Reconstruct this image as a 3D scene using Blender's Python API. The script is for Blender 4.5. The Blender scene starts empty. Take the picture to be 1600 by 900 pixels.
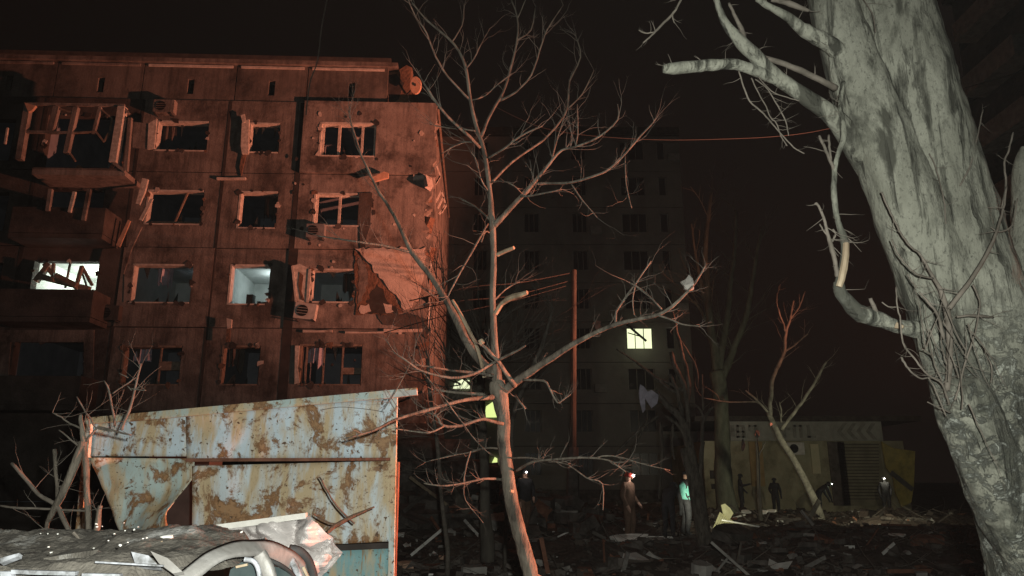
import bpy, math, random
from math import sin, cos, pi, radians
from mathutils import Vector, noise, Matrix
R = random.Random(7)
sc = bpy.context.scene
COL = sc.collection

# ---------------------------------------------------------------- camera
F = 1155.0
TH = radians(14.6)
CAM = Vector((0, 0, 1.6))
cd = bpy.data.cameras.new('camera'); cam = bpy.data.objects.new('camera', cd); COL.objects.link(cam)
cam.location = CAM; cam.rotation_euler = (pi/2 + TH, 0, 0)
cd.sensor_width = 36; cd.lens = 36*F/1600; cd.clip_end = 900; cd.clip_start = .05
sc.camera = cam
sc.view_settings.view_transform = 'Standard'; sc.view_settings.look = 'None'
sc.view_settings.exposure = 0; sc.view_settings.gamma = 1

# ---------------------------------------------------------------- world: night sky over a town
w = bpy.data.worlds.new('World'); sc.world = w; w.use_nodes = True
bg = w.node_tree.nodes['Background']
bg.inputs[0].default_value = (0.0040, .0025, .0020, 1); bg.inputs[1].default_value = 1.0

# ---------------------------------------------------------------- lights
def lamp(name, kind, loc, power, col, target=None, size=90, blend=.5, rad=.05):
    l = bpy.data.lights.new(name, kind); l.energy = power; l.color = col
    l.shadow_soft_size = rad
    o = bpy.data.objects.new(name, l); COL.objects.link(o); o.location = loc
    if kind == 'SPOT':
        l.spot_size = radians(size); l.spot_blend = blend
        o.rotation_euler = (Vector(target)-Vector(loc)).to_track_quat('-Z', 'Y').to_euler()
    return o
ORANGE = (1.0, .30, .17)
lamp('orange_floodlight', 'SPOT', (15.0, 17.0, 3.0), 38000, ORANGE, (-3.0, 26.9, 14.8), 68, 1.0, .2)
lamp('orange_floodlight', 'SPOT', (10, 6.75, 1.6), 19000, ORANGE, (0, 6.4, 2.5), 44, 1.0, .08)
lamp('hand_torch', 'SPOT', (.14, -.06, 1.72), 1300, (.97, 1.0, .91), (-.5, 5.2, 2.15), 118, .8, .03)
lamp('unseen_white_spot', 'SPOT', (10.6, 21.0, 2.3), 520, (1.0, .95, .66), (14.2, 40, 2.2), 105, .9, .1)
lamp('unseen_white_spot', 'SPOT', (10, 33, 2.5), 200, (1.0, .90, .74), (3, 50, 11), 105, 1.0, .2)  # added spot that brightens the far block, no vehicle stands there

# ---------------------------------------------------------------- projection helpers
def W(px, py, Y):
    u = (px-800)/F; v = (450-py)/F
    d = Vector((u, cos(TH)-v*sin(TH), sin(TH)+v*cos(TH)))
    return CAM + d*(Y/d.y)
def mpp(P):            # metres per photo pixel at a point
    d = (P-CAM); return (d.y*cos(TH)+d.z*sin(TH))/F

# ---------------------------------------------------------------- materials
def M(name, c1, c2=None, scale=4, rough=.85, bump=.0, bscale=None, detail=6, lo=.35, hi=.65, metal=0,
      c3=None, s3=1.5, lo3=.55, hi3=.7, stretch=None, spec=.3, streak=0):
    m = bpy.data.materials.new(name); m.use_nodes = True
    nt = m.node_tree; N = nt.nodes; L = nt.links; b = N['Principled BSDF']
    b.inputs['Roughness'].default_value = rough; b.inputs['Metallic'].default_value = metal
    b.inputs['Specular IOR Level'].default_value = spec
    tc = N.new('ShaderNodeTexCoord'); mp = N.new('ShaderNodeMapping')
    L.new(tc.outputs['Object'], mp.inputs[0])
    if stretch: mp.inputs['Scale'].default_value = stretch
    if c2 is None:
        b.inputs['Base Color'].default_value = (*c1, 1)
        last = None
    else:
        n = N.new('ShaderNodeTexNoise'); n.inputs['Scale'].default_value = scale; n.inputs['Detail'].default_value = detail
        n.inputs['Roughness'].default_value = .62
        L.new(mp.outputs[0], n.inputs[0])
        r = N.new('ShaderNodeValToRGB'); L.new(n.outputs[0], r.inputs[0])
        r.color_ramp.elements[0].position = lo; r.color_ramp.elements[1].position = hi
        r.color_ramp.elements[0].color = (*c1, 1); r.color_ramp.elements[1].color = (*c2, 1)
        last = r.outputs[0]
        if c3:
            n3 = N.new('ShaderNodeTexNoise'); n3.inputs['Scale'].default_value = s3; n3.inputs['Detail'].default_value = 8
            n3.inputs['Roughness'].default_value = .7
            L.new(mp.outputs[0], n3.inputs[0])
            r3 = N.new('ShaderNodeMapRange'); L.new(n3.outputs[0], r3.inputs[0])
            r3.inputs[1].default_value = lo3; r3.inputs[2].default_value = hi3
            mx = N.new('ShaderNodeMixRGB'); L.new(r3.outputs[0], mx.inputs[0]); L.new(last, mx.inputs[1])
            mx.inputs[2].default_value = (*c3, 1); last = mx.outputs[0]
        if streak:
            ms = N.new('ShaderNodeMapping'); ms.inputs['Scale'].default_value = (2.6, 2.6, .22); L.new(tc.outputs['Object'], ms.inputs[0])
            ns = N.new('ShaderNodeTexNoise'); ns.inputs['Scale'].default_value = 2.0; ns.inputs['Detail'].default_value = 10; ns.inputs['Roughness'].default_value = .68
            L.new(ms.outputs[0], ns.inputs[0]); rs = N.new('ShaderNodeMapRange'); L.new(ns.outputs[0], rs.inputs[0])
            rs.inputs[1].default_value = .46; rs.inputs[2].default_value = .70; rs.inputs[4].default_value = streak
            mx = N.new('ShaderNodeMixRGB'); L.new(rs.outputs[0], mx.inputs[0]); L.new(last, mx.inputs[1]); mx.inputs[2].default_value = (.045,.04,.036,1)
            nf = N.new('ShaderNodeTexNoise'); nf.inputs['Scale'].default_value = 28; nf.inputs['Detail'].default_value = 4; L.new(tc.outputs['Object'], nf.inputs[0])
            rf = N.new('ShaderNodeMapRange'); L.new(nf.outputs[0], rf.inputs[0]); rf.inputs[1].default_value = .63; rf.inputs[2].default_value = .68; rf.inputs[4].default_value = .7
            m4 = N.new('ShaderNodeMixRGB'); L.new(rf.outputs[0], m4.inputs[0]); L.new(mx.outputs[0], m4.inputs[1]); m4.inputs[2].default_value = (.05,.04,.035,1)
            last = m4.outputs[0]
        L.new(last, b.inputs['Base Color'])
    if bump:
        nb = N.new('ShaderNodeTexNoise'); nb.inputs['Scale'].default_value = bscale or scale*4; nb.inputs['Detail'].default_value = 8
        L.new(mp.outputs[0], nb.inputs[0])
        bp = N.new('ShaderNodeBump'); bp.inputs['Strength'].default_value = 1; bp.inputs['Distance'].default_value = bump
        L.new(nb.outputs[0], bp.inputs['Height']); L.new(bp.outputs[0], b.inputs['Normal'])
    return m
def emis(name, col, s):
    m = bpy.data.materials.new(name); m.use_nodes = True
    b = m.node_tree.nodes['Principled BSDF']
    b.inputs['Base Color'].default_value = (*col, 1)
    b.inputs['Emission Color'].default_value = (*col, 1); b.inputs['Emission Strength'].default_value = s
    return m

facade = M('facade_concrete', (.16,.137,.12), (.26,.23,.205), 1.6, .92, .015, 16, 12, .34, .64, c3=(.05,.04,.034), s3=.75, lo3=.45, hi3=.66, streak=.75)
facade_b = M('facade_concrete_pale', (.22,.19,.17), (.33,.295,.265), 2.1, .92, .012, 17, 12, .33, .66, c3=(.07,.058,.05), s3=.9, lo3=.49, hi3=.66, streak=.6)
facade_c = M('facade_concrete_soot_shade', (.06,.05,.044), (.12,.103,.092), 1.1, .92, .012, 16, 10, .32, .7, c3=(.03,.027,.025), s3=.7, lo3=.45, hi3=.65)  # darker copy: stains plus painted shade for the dark left side
attic_m = M('attic_concrete', (.13,.11,.095), (.21,.185,.165), 1.1, .92, .012, 14, 10, .3, .7, c3=(.05,.045,.04), s3=.45, lo3=.48, hi3=.66, streak=.7)
plaster = M('bare_plaster', (.42,.37,.33), (.62,.56,.5), 3.5, .85, .012, 26, 9, .3, .65, c3=(.2,.16,.13), s3=2.2, lo3=.56, hi3=.66)
brickish = M('broken_wall_core', (.09,.055,.04), (.24,.14,.09), 2.4, .95, .04, 9, 10, .3, .66)
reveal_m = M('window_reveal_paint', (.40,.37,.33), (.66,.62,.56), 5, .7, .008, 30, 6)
wood_frame = M('splintered_white_frame', (.42,.38,.33), (.72,.67,.6), 9, .6, .004, 50)
dark_frame = M('old_brown_frame', (.16,.12,.09), (.32,.25,.2), 8, .7, .004, 40)
room = M('room_wall', (.16,.17,.2), (.24,.25,.28), 1.2, .9)
room_lit = M('lit_room_wall', (.45,.48,.46), (.6,.62,.6), 1.5, .9)
joint = M('sooty_joint', (.03,.026,.023), (.06,.05,.045), 3, .95)
roofing = M('roof_felt', (.04,.035,.032), (.08,.07,.06), 3, .9, .01)
metal_g = M('grey_metal', (.22,.22,.22), (.36,.35,.34), 6, .5, .002, 40, metal=.3)
metal_d = M('dark_metal', (.05,.05,.05), (.1,.09,.085), 6, .55, .002, 40, metal=.4)
ac_white = M('ac_casing', (.45,.43,.4), (.62,.6,.56), 6, .5, .003, 30)
black = M('black_void', (.012,.012,.013))
far_wall = M('far_block_concrete', (.17,.165,.15), (.24,.23,.21), .4, .9, .01, 6, c3=(.09,.085,.08), s3=.2, lo3=.5, hi3=.7)
far_glass = M('dark_window_glass', (.02,.02,.024), rough=.3, spec=.4)
far_frame = M('far_window_frame', (.2,.2,.18), (.28,.27,.25), 3)
soil = M('churned_soil', (.045,.034,.028), (.12,.092,.076), 1.6, .97, .11, 6, 12, .32, .68, c3=(.16,.125,.105), s3=3.2, lo3=.6, hi3=.72)
conc = M('broken_concrete', (.2,.185,.17), (.38,.36,.33), 3, .9, .02, 14, 9)
conc_d = M('dirty_concrete', (.05,.043,.037), (.15,.13,.115), 3, .93, .02, 14, 9)
brick = M('brick_fragment', (.12,.05,.03), (.24,.11,.07), 5, .9, .012, 20)
white_scrap = M('white_scrap', (.55,.54,.5), (.8,.78,.74), 6, .7, .006)
bark = M('young_bark', (.055,.046,.036), (.17,.148,.118), 11, .85, .012, 60, 8, c3=(.022,.02,.016), s3=14, lo3=.55, hi3=.68, stretch=(1,1,.35))
bark_twig = M('twig_bark', (.07,.06,.048), (.14,.12,.1), 12, .8)
splinter = M('fresh_splintered_wood', (.20,.15,.10), (.36,.29,.20), 14, .7, .004, 60, stretch=(1,1,.2))
dim_bark = M('dim_bark', (.07,.06,.05), (.15,.135,.11), 5, .9, .015, 20, stretch=(1,1,.3))
pale_bark = M('pale_birch_bark', (.09,.085,.068), (.24,.225,.185), 5, .9, .01, 20)
green_bark = M('greenish_poplar_bark', (.07,.075,.055), (.15,.155,.115), 4, .9, .02, 16, stretch=(1,1,.35))

def poplar_bark():
    m = bpy.data.materials.new('old_poplar_bark'); m.use_nodes = True
    nt = m.node_tree; N = nt.nodes; L = nt.links; b = N['Principled BSDF']; b.inputs['Roughness'].default_value = .85
    b.inputs['Specular IOR Level'].default_value = .25
    tc = N.new('ShaderNodeTexCoord')
    def nz(scale, st, det=8, ro=.6, dist=0):
        mp = N.new('ShaderNodeMapping'); mp.inputs['Scale'].default_value = st
        mp.inputs['Rotation'].default_value = (0, radians(22), 0)
        L.new(tc.outputs['Object'], mp.inputs[0])
        n = N.new('ShaderNodeTexNoise'); n.inputs['Scale'].default_value = scale; n.inputs['Detail'].default_value = det
        n.inputs['Roughness'].default_value = ro; n.inputs['Distortion'].default_value = dist
        L.new(mp.outputs[0], n.inputs[0]); return n.outputs[0]
    def rng(s, a, c):
        r = N.new('ShaderNodeMapRange'); L.new(s, r.inputs[0]); r.inputs[1].default_value = a; r.inputs[2].default_value = c
        return r.outputs[0]
    def mix(f, a, c):
        x = N.new('ShaderNodeMixRGB')
        if isinstance(f, float): x.inputs[0].default_value = f
        else: L.new(f, x.inputs[0])
        for i, q in ((1, a), (2, c)):
            if isinstance(q, tuple): x.inputs[i].default_value = (*q, 1)
            else: L.new(q, x.inputs[i])
        return x.outputs[0]
    big = mix(rng(nz(3.2, (1,1,.4)), .35, .65), (.115,.115,.092), (.235,.235,.195))
    streak = rng(nz(7, (1.6,1.6,.16), 8, .62, .4), .54, .64)
    c = mix(rng(nz(16, (1,1,.5), 9, .7), .5, .72), big, (.085,.085,.07))
    c = mix(streak, c, (.035,.035,.028))
    c = mix(rng(nz(2.4, (1,1,.28), 10, .62, .8), .56, .62), c, (.05,.05,.04))
    # flaking patches low on the trunk
    sep = N.new('ShaderNodeSeparateXYZ'); L.new(tc.outputs['Object'], sep.inputs[0])
    low = N.new('ShaderNodeMapRange'); L.new(sep.outputs[2], low.inputs[0])
    low.inputs[1].default_value = 2.55; low.inputs[2].default_value = 1.9
    pale = rng(nz(11, (1,1,1.25), 12, .75, .8), .50, .58)
    dk = rng(nz(6.5, (1,1,1.3), 12, .75, .6), .46, .60)
    m1 = N.new('ShaderNodeMath'); m1.operation = 'MULTIPLY'; L.new(pale, m1.inputs[0]); L.new(low.outputs[0], m1.inputs[1])
    m2 = N.new('ShaderNodeMath'); m2.operation = 'MULTIPLY'; L.new(dk, m2.inputs[0]); L.new(low.outputs[0], m2.inputs[1])
    c = mix(m2.outputs[0], c, (.06,.062,.05))
    c = mix(rng(nz(60, (1,1,.6), 5, .7), .55, .7), c, (.05,.05,.042))
    c = mix(m1.outputs[0], c, (.25,.26,.23))
    L.new(c, b.inputs['Base Color'])
    hsum = N.new('ShaderNodeMath'); hsum.operation = 'ADD'
    L.new(nz(34, (1,1,.3), 9, .65), hsum.inputs[0])
    m3 = N.new('ShaderNodeMath'); m3.operation = 'SUBTRACT'; L.new(m1.outputs[0], m3.inputs[0]); L.new(streak, m3.inputs[1])
    L.new(m3.outputs[0], hsum.inputs[1])
    bp = N.new('ShaderNodeBump'); bp.inputs['Distance'].default_value = .013; bp.inputs['Strength'].default_value = 1.0
    L.new(hsum.outputs[0], bp.inputs['Height']); L.new(bp.outputs[0], b.inputs['Normal'])
    return m
poplar = poplar_bark()

def rusty(name, base=(.50,.60,.66), amount=0.0, teal=False):
    m = bpy.data.materials.new(name); m.use_nodes = True
    nt = m.node_tree; N = nt.nodes; L = nt.links; b = N['Principled BSDF']; b.inputs['Roughness'].default_value = .6
    b.inputs['Specular IOR Level'].default_value = .3
    tc = N.new('ShaderNodeTexCoord')
    def nz(scale, st=(1,1,1), det=9, ro=.62, dist=0, off=0):
        mp = N.new('ShaderNodeMapping'); mp.inputs['Scale'].default_value = st; mp.inputs['Location'].default_value = (off, 0, off*1.7)
        L.new(tc.outputs['Object'], mp.inputs[0])
        n = N.new('ShaderNodeTexNoise'); n.inputs['Scale'].default_value = scale; n.inputs['Detail'].default_value = det
        n.inputs['Roughness'].default_value = ro; n.inputs['Distortion'].default_value = dist
        L.new(mp.outputs[0], n.inputs[0]); return n.outputs[0]
    def rng(s, a, c):
        r = N.new('ShaderNodeMapRange'); L.new(s, r.inputs[0]); r.inputs[1].default_value = a; r.inputs[2].default_value = c
        return r.outputs[0]
    def mix(f, a, c):
        x = N.new('ShaderNodeMixRGB'); L.new(f, x.inputs[0])
        for i, q in ((1, a), (2, c)):
            if isinstance(q, tuple): x.inputs[i].default_value = (*q, 1)
            else: L.new(q, x.inputs[i])
        return x.outputs[0]
    A = amount
    c = mix(rng(nz(1.6), .35, .65), base, tuple(x*.82 for x in base))
    c = mix(rng(nz(3.0, (2.2,1,.45), 9, .6, .3, 3), .46-A, .60-A), c, (.50,.40,.25))      # ochre wash, running down
    c = mix(rng(nz(3.4, (1,1,.8), 12, .72, .4, 9), .535-A, .585-A), c, (.20,.105,.048))      # rust blotches
    c = mix(rng(nz(3.4, (1,1,.8), 12, .72, .4, 9), .60-A, .64-A), c, (.34,.20,.10))
    c = mix(rng(nz(15, (1,1,1), 4, .5, .4, 5), .66, .69), c, (.10,.055,.028))              # pits
    c = mix(rng(nz(42, (1,1,1), 3, .5, 0, 7), .66, .70), c, (.08,.05,.03))
    c = mix(rng(nz(26, (1,1,.5), 8, .75, .3, 31), .56, .70), c, (.30,.22,.13))
    c = mix(rng(nz(9, (3,1,.3), 6, .6, .2, 12), .62, .70), c, (.30,.19,.09))
    L.new(c, b.inputs['Base Color'])
    bp = N.new('ShaderNodeBump'); bp.inputs['Distance'].default_value = .01; bp.inputs['Strength'].default_value = .6
    L.new(nz(5, (1,1,1), 8), bp.inputs['Height']); L.new(bp.outputs[0], b.inputs['Normal'])
    return m
rust_a = rusty('rusted_pale_blue_steel', (.60,.72,.80), .018)
rust_b = rusty('heavily_rusted_steel', (.62,.71,.75), .045)
rust_c = rusty('greenish_blue_steel', (.46,.57,.56), .018)
teal = rusty('teal_painted_steel', (.22,.40,.42), -.05)

silver = M('dusty_silver_paint', (.13,.12,.11), (.27,.26,.25), 5, .5, .003, 30, 9, .35, .65, metal=.1, spec=.35)
paint_white = M('crumpled_pale_paint', (.36,.33,.32), (.52,.49,.48), 3, .4, .004, 9, 6, c3=(.25,.22,.2), s3=5, lo3=.62, hi3=.7)
pale_car = M('scratched_white_paint', (.10,.10,.10), (.34,.35,.38), 22, .5, .002, 30, 8, .35, .6)
carglass = M('dusty_dark_glass', (.02,.03,.032), (.06,.075,.075), 5, .15, spec=.5)
rubber = M('black_rubber', (.02,.02,.02), (.035,.035,.035), 12, .7)
dirt_heap = M('dry_dirt', (.042,.037,.031), (.125,.113,.097), 9, .97, .006, 90, 12, .32, .66, c3=(.24,.235,.225), s3=2.6, lo3=.56, hi3=.64)
cloth_g = M('grey_cloth', (.30,.28,.33), (.52,.48,.56), 5, .9, .01)
lit_pane = emis('lit_window_pane', (.93,1.0,.62), 1.05)
lit_pane2 = emis('lit_window_pane_green', (.85,1.0,.35), .95)
headlamp_m = emis('headlamp_glow', (1.0,.86,.8), 14)
headlamp_g = emis('torch_glow', (.85,1.0,.8), 8)
brown_cl = M('brown_work_clothes', (.12,.075,.05), (.2,.12,.085), 9, .9, .01)
dark_cl = M('dark_clothes', (.02,.02,.022), (.04,.04,.045), 9, .9, .01)
green_cl = M('teal_vest', (.10,.34,.30), (.2,.5,.44), 9, .8, .01)
skin_m = M('skin', (.5,.3,.22), (.55,.34,.26), 9, .6)
helmet_m = M('red_helmet', (.4,.05,.04), (.5,.08,.06), 9, .4)
cream = M('cream_slatted_panel', (.55,.52,.30), (.72,.69,.42), 6, .7, .006)
shop_wall_m = M('shop_wall', (.26,.24,.155), (.38,.35,.24), 1.3, .9, .01, 8, c3=(.14,.12,.07), s3=.5, lo3=.5, hi3=.68)
shop_band_m = M('shop_fascia', (.25,.25,.22), (.36,.36,.32), 2, .8)
sign_dark = M('dark_sign_paint', (.15,.145,.125), (.24,.235,.21), 3, hi=.55)
shutter_m = M('rolled_shutter', (.17,.155,.10), (.25,.23,.155), 2, .7, .01)
yellow_m = M('yellow_sheet_metal', (.16,.13,.035), (.30,.24,.06), 3, .6, .006)
orange_scrap = M('orange_scrap', (.5,.3,.2), (.65,.42,.3), 8, .7)
cable_m = M('cable', (.045,.04,.037))

# ---------------------------------------------------------------- mesh builder
class MB:
    def __init__(s): s.v = []; s.f = []; s.mi = []
    def face(s, pts, mi=0):
        n = len(s.v); s.v += [Vector(p) for p in pts]; s.f.append(tuple(range(n, n+len(pts)))); s.mi.append(mi)
    def hexa(s, a, mi=0):            # 8 corners: bottom 4 ccw, top 4
        n = len(s.v); s.v += [Vector(p) for p in a]
        for q in ((3,2,1,0),(4,5,6,7),(0,1,5,4),(1,2,6,5),(2,3,7,6),(3,0,4,7)):
            s.f.append(tuple(n+i for i in q)); s.mi.append(mi)
        return s
    def box(s, c, d, rot=None, mi=0):
        c = Vector(c); x, y, z = d[0]/2, d[1]/2, d[2]/2
        p = [Vector(q) for q in ((-x,-y,-z),(x,-y,-z),(x,y,-z),(-x,y,-z),(-x,-y,z),(x,-y,z),(x,y,z),(-x,y,z))]
        if rot is not None: p = [rot @ q for q in p]
        return s.hexa([c+q for q in p], mi)
    def bar(s, a, b, w, h=None, up=None, mi=0):
        a, b = Vector(a), Vector(b); h = h or w; d = (b-a)
        if d.length < 1e-6: return s
        d.normalize(); up = Vector(up) if up is not None else Vector((0,-1,0))
        if abs(d.dot(up)) > .95: up = Vector((0,0,1))
        x = d.cross(up).normalized()*w/2; y = x.cross(d).normalized()*h/2
        return s.hexa([a-x-y, a+x-y, a+x+y, a-x+y, b-x-y, b+x-y, b+x+y, b-x+y], mi)
    def tube(s, pts, rad, n=8, wob=0, wf=6., seed=0, cap=True, mi=0):
        pts = [Vector(p) for p in pts]
        if not hasattr(rad, '__len__'): rad = [rad]*len(pts)
        base = len(s.v); m = len(pts)
        t = (pts[1]-pts[0]).normalized()
        x = t.orthogonal().normalized()
        for i, p in enumerate(pts):
            t2 = (pts[min(i+1, m-1)]-pts[max(i-1, 0)]).normalized()
            x = (x - t2*x.dot(t2))
            x = x.normalized() if x.length > 1e-5 else t2.orthogonal().normalized()
            y = t2.cross(x)
            for k in range(n):
                a = 2*pi*k/n; d = x*cos(a)+y*sin(a); r = rad[i]
                if wob:
                    q = (p+d*r)*wf + Vector((seed, seed, 0)); q.z *= .45
                    r *= 1+wob*noise.noise(q)+wob*.6*noise.noise(q*2.6)
                s.v.append(p+d*r)
        for i in range(m-1):
            for k in range(n):
                k2 = (k+1) % n
                s.f.append((base+i*n+k, base+i*n+k2, base+(i+1)*n+k2, base+(i+1)*n+k)); s.mi.append(mi)
        if cap:
            s.f.append(tuple(base+k for k in reversed(range(n)))); s.mi.append(mi)
            s.f.append(tuple(base+(m-1)*n+k for k in range(n))); s.mi.append(mi)
        return s
    def prism(s, pts, off, mi=0):    # planar outline + thickness vector
        off = Vector(off); pts = [Vector(p) for p in pts]; n = len(s.v); m = len(pts)
        s.v += pts + [p+off for p in pts]
        s.f.append(tuple(n+i for i in range(m))); s.f.append(tuple(n+m+i for i in reversed(range(m)))); s.mi += [mi, mi]
        for i in range(m):
            j = (i+1) % m; s.f.append((n+j, n+i, n+m+i, n+m+j)); s.mi.append(mi)
        return s
    def chunk(s, c, r, seed, sq=(1,1,.6), mi=0):
        rr = random.Random(seed); c = Vector(c)
        rot = Matrix.Rotation(rr.uniform(0, 2*pi), 3, 'Z') @ Matrix.Rotation(rr.uniform(-.6, .6), 3, 'X')
        x, y, z = r*sq[0], r*sq[1], r*sq[2]
        p = [Vector((a*x*rr.uniform(.55,1.1), b*y*rr.uniform(.55,1.1), d*z*rr.uniform(.55,1.1))) for a, b, d in
             ((-1,-1,-1),(1,-1,-1),(1,1,-1),(-1,1,-1),(-1,-1,1),(1,-1,1),(1,1,1),(-1,1,1))]
        return s.hexa([c+rot @ q for q in p], mi)
    def build(s, name, mat, parent=None, loc=None, smooth=False, kind=None):
        me = bpy.data.meshes.new(name)
        org = Vector((0,0,0))
        if parent is not None: org = wloc(parent)
        elif loc is not None: org = Vector(loc)
        me.from_pydata([tuple(p-org) for p in s.v], [], s.f)
        for m_ in (mat if isinstance(mat, (list, tuple)) else [mat]): me.materials.append(m_)
        me.polygons.foreach_set('material_index', s.mi)
        if smooth: me.polygons.foreach_set('use_smooth', [True]*len(me.polygons))
        me.update()
        o = bpy.data.objects.new(name, me); COL.objects.link(o)
        if parent is not None: o.parent = parent
        elif loc is not None: o.location = loc
        if kind: o['kind'] = kind
        return o
def wloc(o):
    p = Vector(o.location)
    while o.parent: o = o.parent; p = p+o.location
    return p
def tag(o, label=None, cat=None, group=None, kind=None):
    if label: o['label'] = label
    if cat: o['category'] = cat
    if group: o['group'] = group
    if kind: o['kind'] = kind
    return o
def thing(name, loc, label, cat, group=None):
    o = bpy.data.objects.new(name, None); COL.objects.link(o); o.location = loc; o.empty_display_size = .2
    return tag(o, label, cat, group)
def smoothline(pts, sub=3):
    out = []
    n = len(pts)
    for i in range(n-1):
        p0 = pts[max(i-1,0)]; p1 = pts[i]; p2 = pts[i+1]; p3 = pts[min(i+2,n-1)]
        for k in range(sub):
            t = k/sub
            out.append(tuple(.5*((2*b)+(-a+c)*t+(2*a-5*b+4*c-d)*t*t+(-a+3*b-3*c+d)*t**3) for a, b, c, d in zip(p0,p1,p2,p3)))
    out.append(tuple(pts[-1])); return out
WS = 1.0
def branch(mb, pl, Y, n=6, wob=.12, sub=3, jit=.35, wf=14.):
    """pl: (px, py, width_px[, dY]) -> tapered crooked tube"""
    q = [(p[0], p[1], p[2], (p[3] if len(p) > 3 else 0)) for p in pl]
    q = smoothline(q, sub); pts = []; rad = []
    for i, (x, y, wd, dy) in enumerate(q):
        if 0 < i < len(q)-1: x += R.uniform(-jit, jit)*1.6; y += R.uniform(-jit, jit)
        P = W(x, y, Y+dy); pts.append(P); rad.append(max(wd*WS, .7)*.5*mpp(P))
    mb.tube(pts, rad, n, wob, wf)
    return pts, rad
def twig(mb, p, d, L, r, depth=0, seg=5, bend=.25, n=4, kids=2):
    pts = [Vector(p)]; d = Vector(d).normalized(); rad = [r]
    for i in range(seg):
        d = (d+Vector((R.uniform(-bend,bend), R.uniform(-bend,bend), R.uniform(-bend,bend)+.04))).normalized()
        pts.append(pts[-1]+d*L/seg); rad.append(r*(1-.75*(i+1)/seg))
        if depth > 0 and i >= 1 and R.random() < kids/seg:
            k = (d+Vector((R.uniform(-1,1), R.uniform(-.6,.6), R.uniform(-.5,.9)))).normalized()
            twig(mb, pts[-1], k, L*R.uniform(.35,.65), rad[-1]*.7, depth-1, seg, bend, n, kids)
    mb.tube(pts, rad, n, cap=False)

# ================================================================ GROUND
def gz(x, y):
    z = 0
    if y > 12:
        k = min(1, (y-12)/5)
        z += k*(.34*noise.noise(Vector((x*.35, y*.3, 0)))+.26*noise.noise(Vector((x*.9, y*.8, 3)))+.10*noise.noise(Vector((x*2.3, y*2.3, 7))))
        z += .35*math.exp(-((x-9)/5)**2-((y-22)/4)**2)                     # crater rim right
        z += .25*math.exp(-((x-13)/5)**2-((y-31)/2.6)**2)
        z += 1.7*math.exp(-((x+1.5)/3.0)**2-((y-27.5)/5)**2)               # heap at the collapsed corner
        z += .6*math.exp(-((x-4)/6)**2-((y-33)/3)**2)
    else:
        z += .03*noise.noise(Vector((x*.6, y*.6, 0)))
    return z
g = MB(); xs = []; ys = []
x = -60
while x < 60: xs.append(x); x += .22 if -7 < x < 22 else 2.5
y = -20
while y < 140: ys.append(y); y += .22 if 12 < y < 38 else (1.0 if y < 12 else 2.5)
xs = [-400]+xs+[400]; ys = [-100]+ys+[600]
nx = len(xs)
g.v = [Vector((a, b, gz(a, b))) for b in ys for a in xs]
g.f = [(j*nx+i, j*nx+i+1, (j+1)*nx+i+1, (j+1)*nx+i) for j in range(len(ys)-1) for i in range(nx-1)]
g.mi = [0]*len(g.f)
tag(g.build('ground', soil, smooth=True), kind='structure')

# small rubble that nobody could count
rb = MB()
mats = [conc_d, conc, brick, white_scrap, soil]
for i in range(3400):
    y = 13+26*R.random()**1.3; xr = .72*y
    x = R.uniform(-min(5.5, y*.2), xr)
    r = R.choice((.025,.035,.05,.07,.1))*R.uniform(.7, 1.4)*(y/18)**.5
    m_ = R.choices(range(5), (42, 8, 6, 3, 50))[0]
    if m_ == 3: r *= .6
    rb.chunk((x, y, gz(x, y)+r*.2), r, i, (1, R.uniform(.5,1), R.uniform(.25,.8)), m_)
for i in range(120):
    y = 13.3+20*R.random()**1.2; x = R.uniform(-min(5.5, y*.2), .7*y); a = R.uniform(0, pi); L_ = R.uniform(.2,1.0)
    A = Vector((x, y, gz(x, y)+.03)); B = A+Vector((cos(a)*L_, sin(a)*L_*.6, R.uniform(0,.35)*R.choice((0,0,1,2))))
    rb.bar(A, B, R.uniform(.02,.08), .02, mi=R.choice((0,0,0,1,2,4,4,3)))
for i in range(170):     # crumpled sheets and rags
    y = 13.3+18*R.random(); x = R.uniform(-min(5, y*.2), .68*y); z = gz(x, y)+.04; s_ = R.uniform(.06,.32)
    q = [Vector((x+s_*cos(k*1.05)*R.uniform(.4,1.2), y+s_*sin(k*1.05)*R.uniform(.4,1.2), z+R.uniform(-.03,.14))) for k in range(6)]; c_ = Vector((x, y, z+.08)); m_ = R.choice((0,0,0,1,4,3,2)); s_ *= .7
    for k in range(6): rb.face((q[k], q[(k+1)%6], c_), m_)
rb.build('rubble', mats, kind='stuff')
st = MB()
for i in range(420):
    y = 13.5+18*R.random(); x = R.uniform(-min(5, y*.18), .68*y)
    p = Vector((x, y, gz(x, y)+.03)); a = R.uniform(0, 2*pi)
    twig(st, p, (cos(a), sin(a)*.5, R.uniform(0, .5)), R.uniform(.3, 1.3), R.uniform(.006,.016), 0, 4, .2, 4)
st.build('fallen_twigs', bark_twig, kind='stuff')

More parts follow.
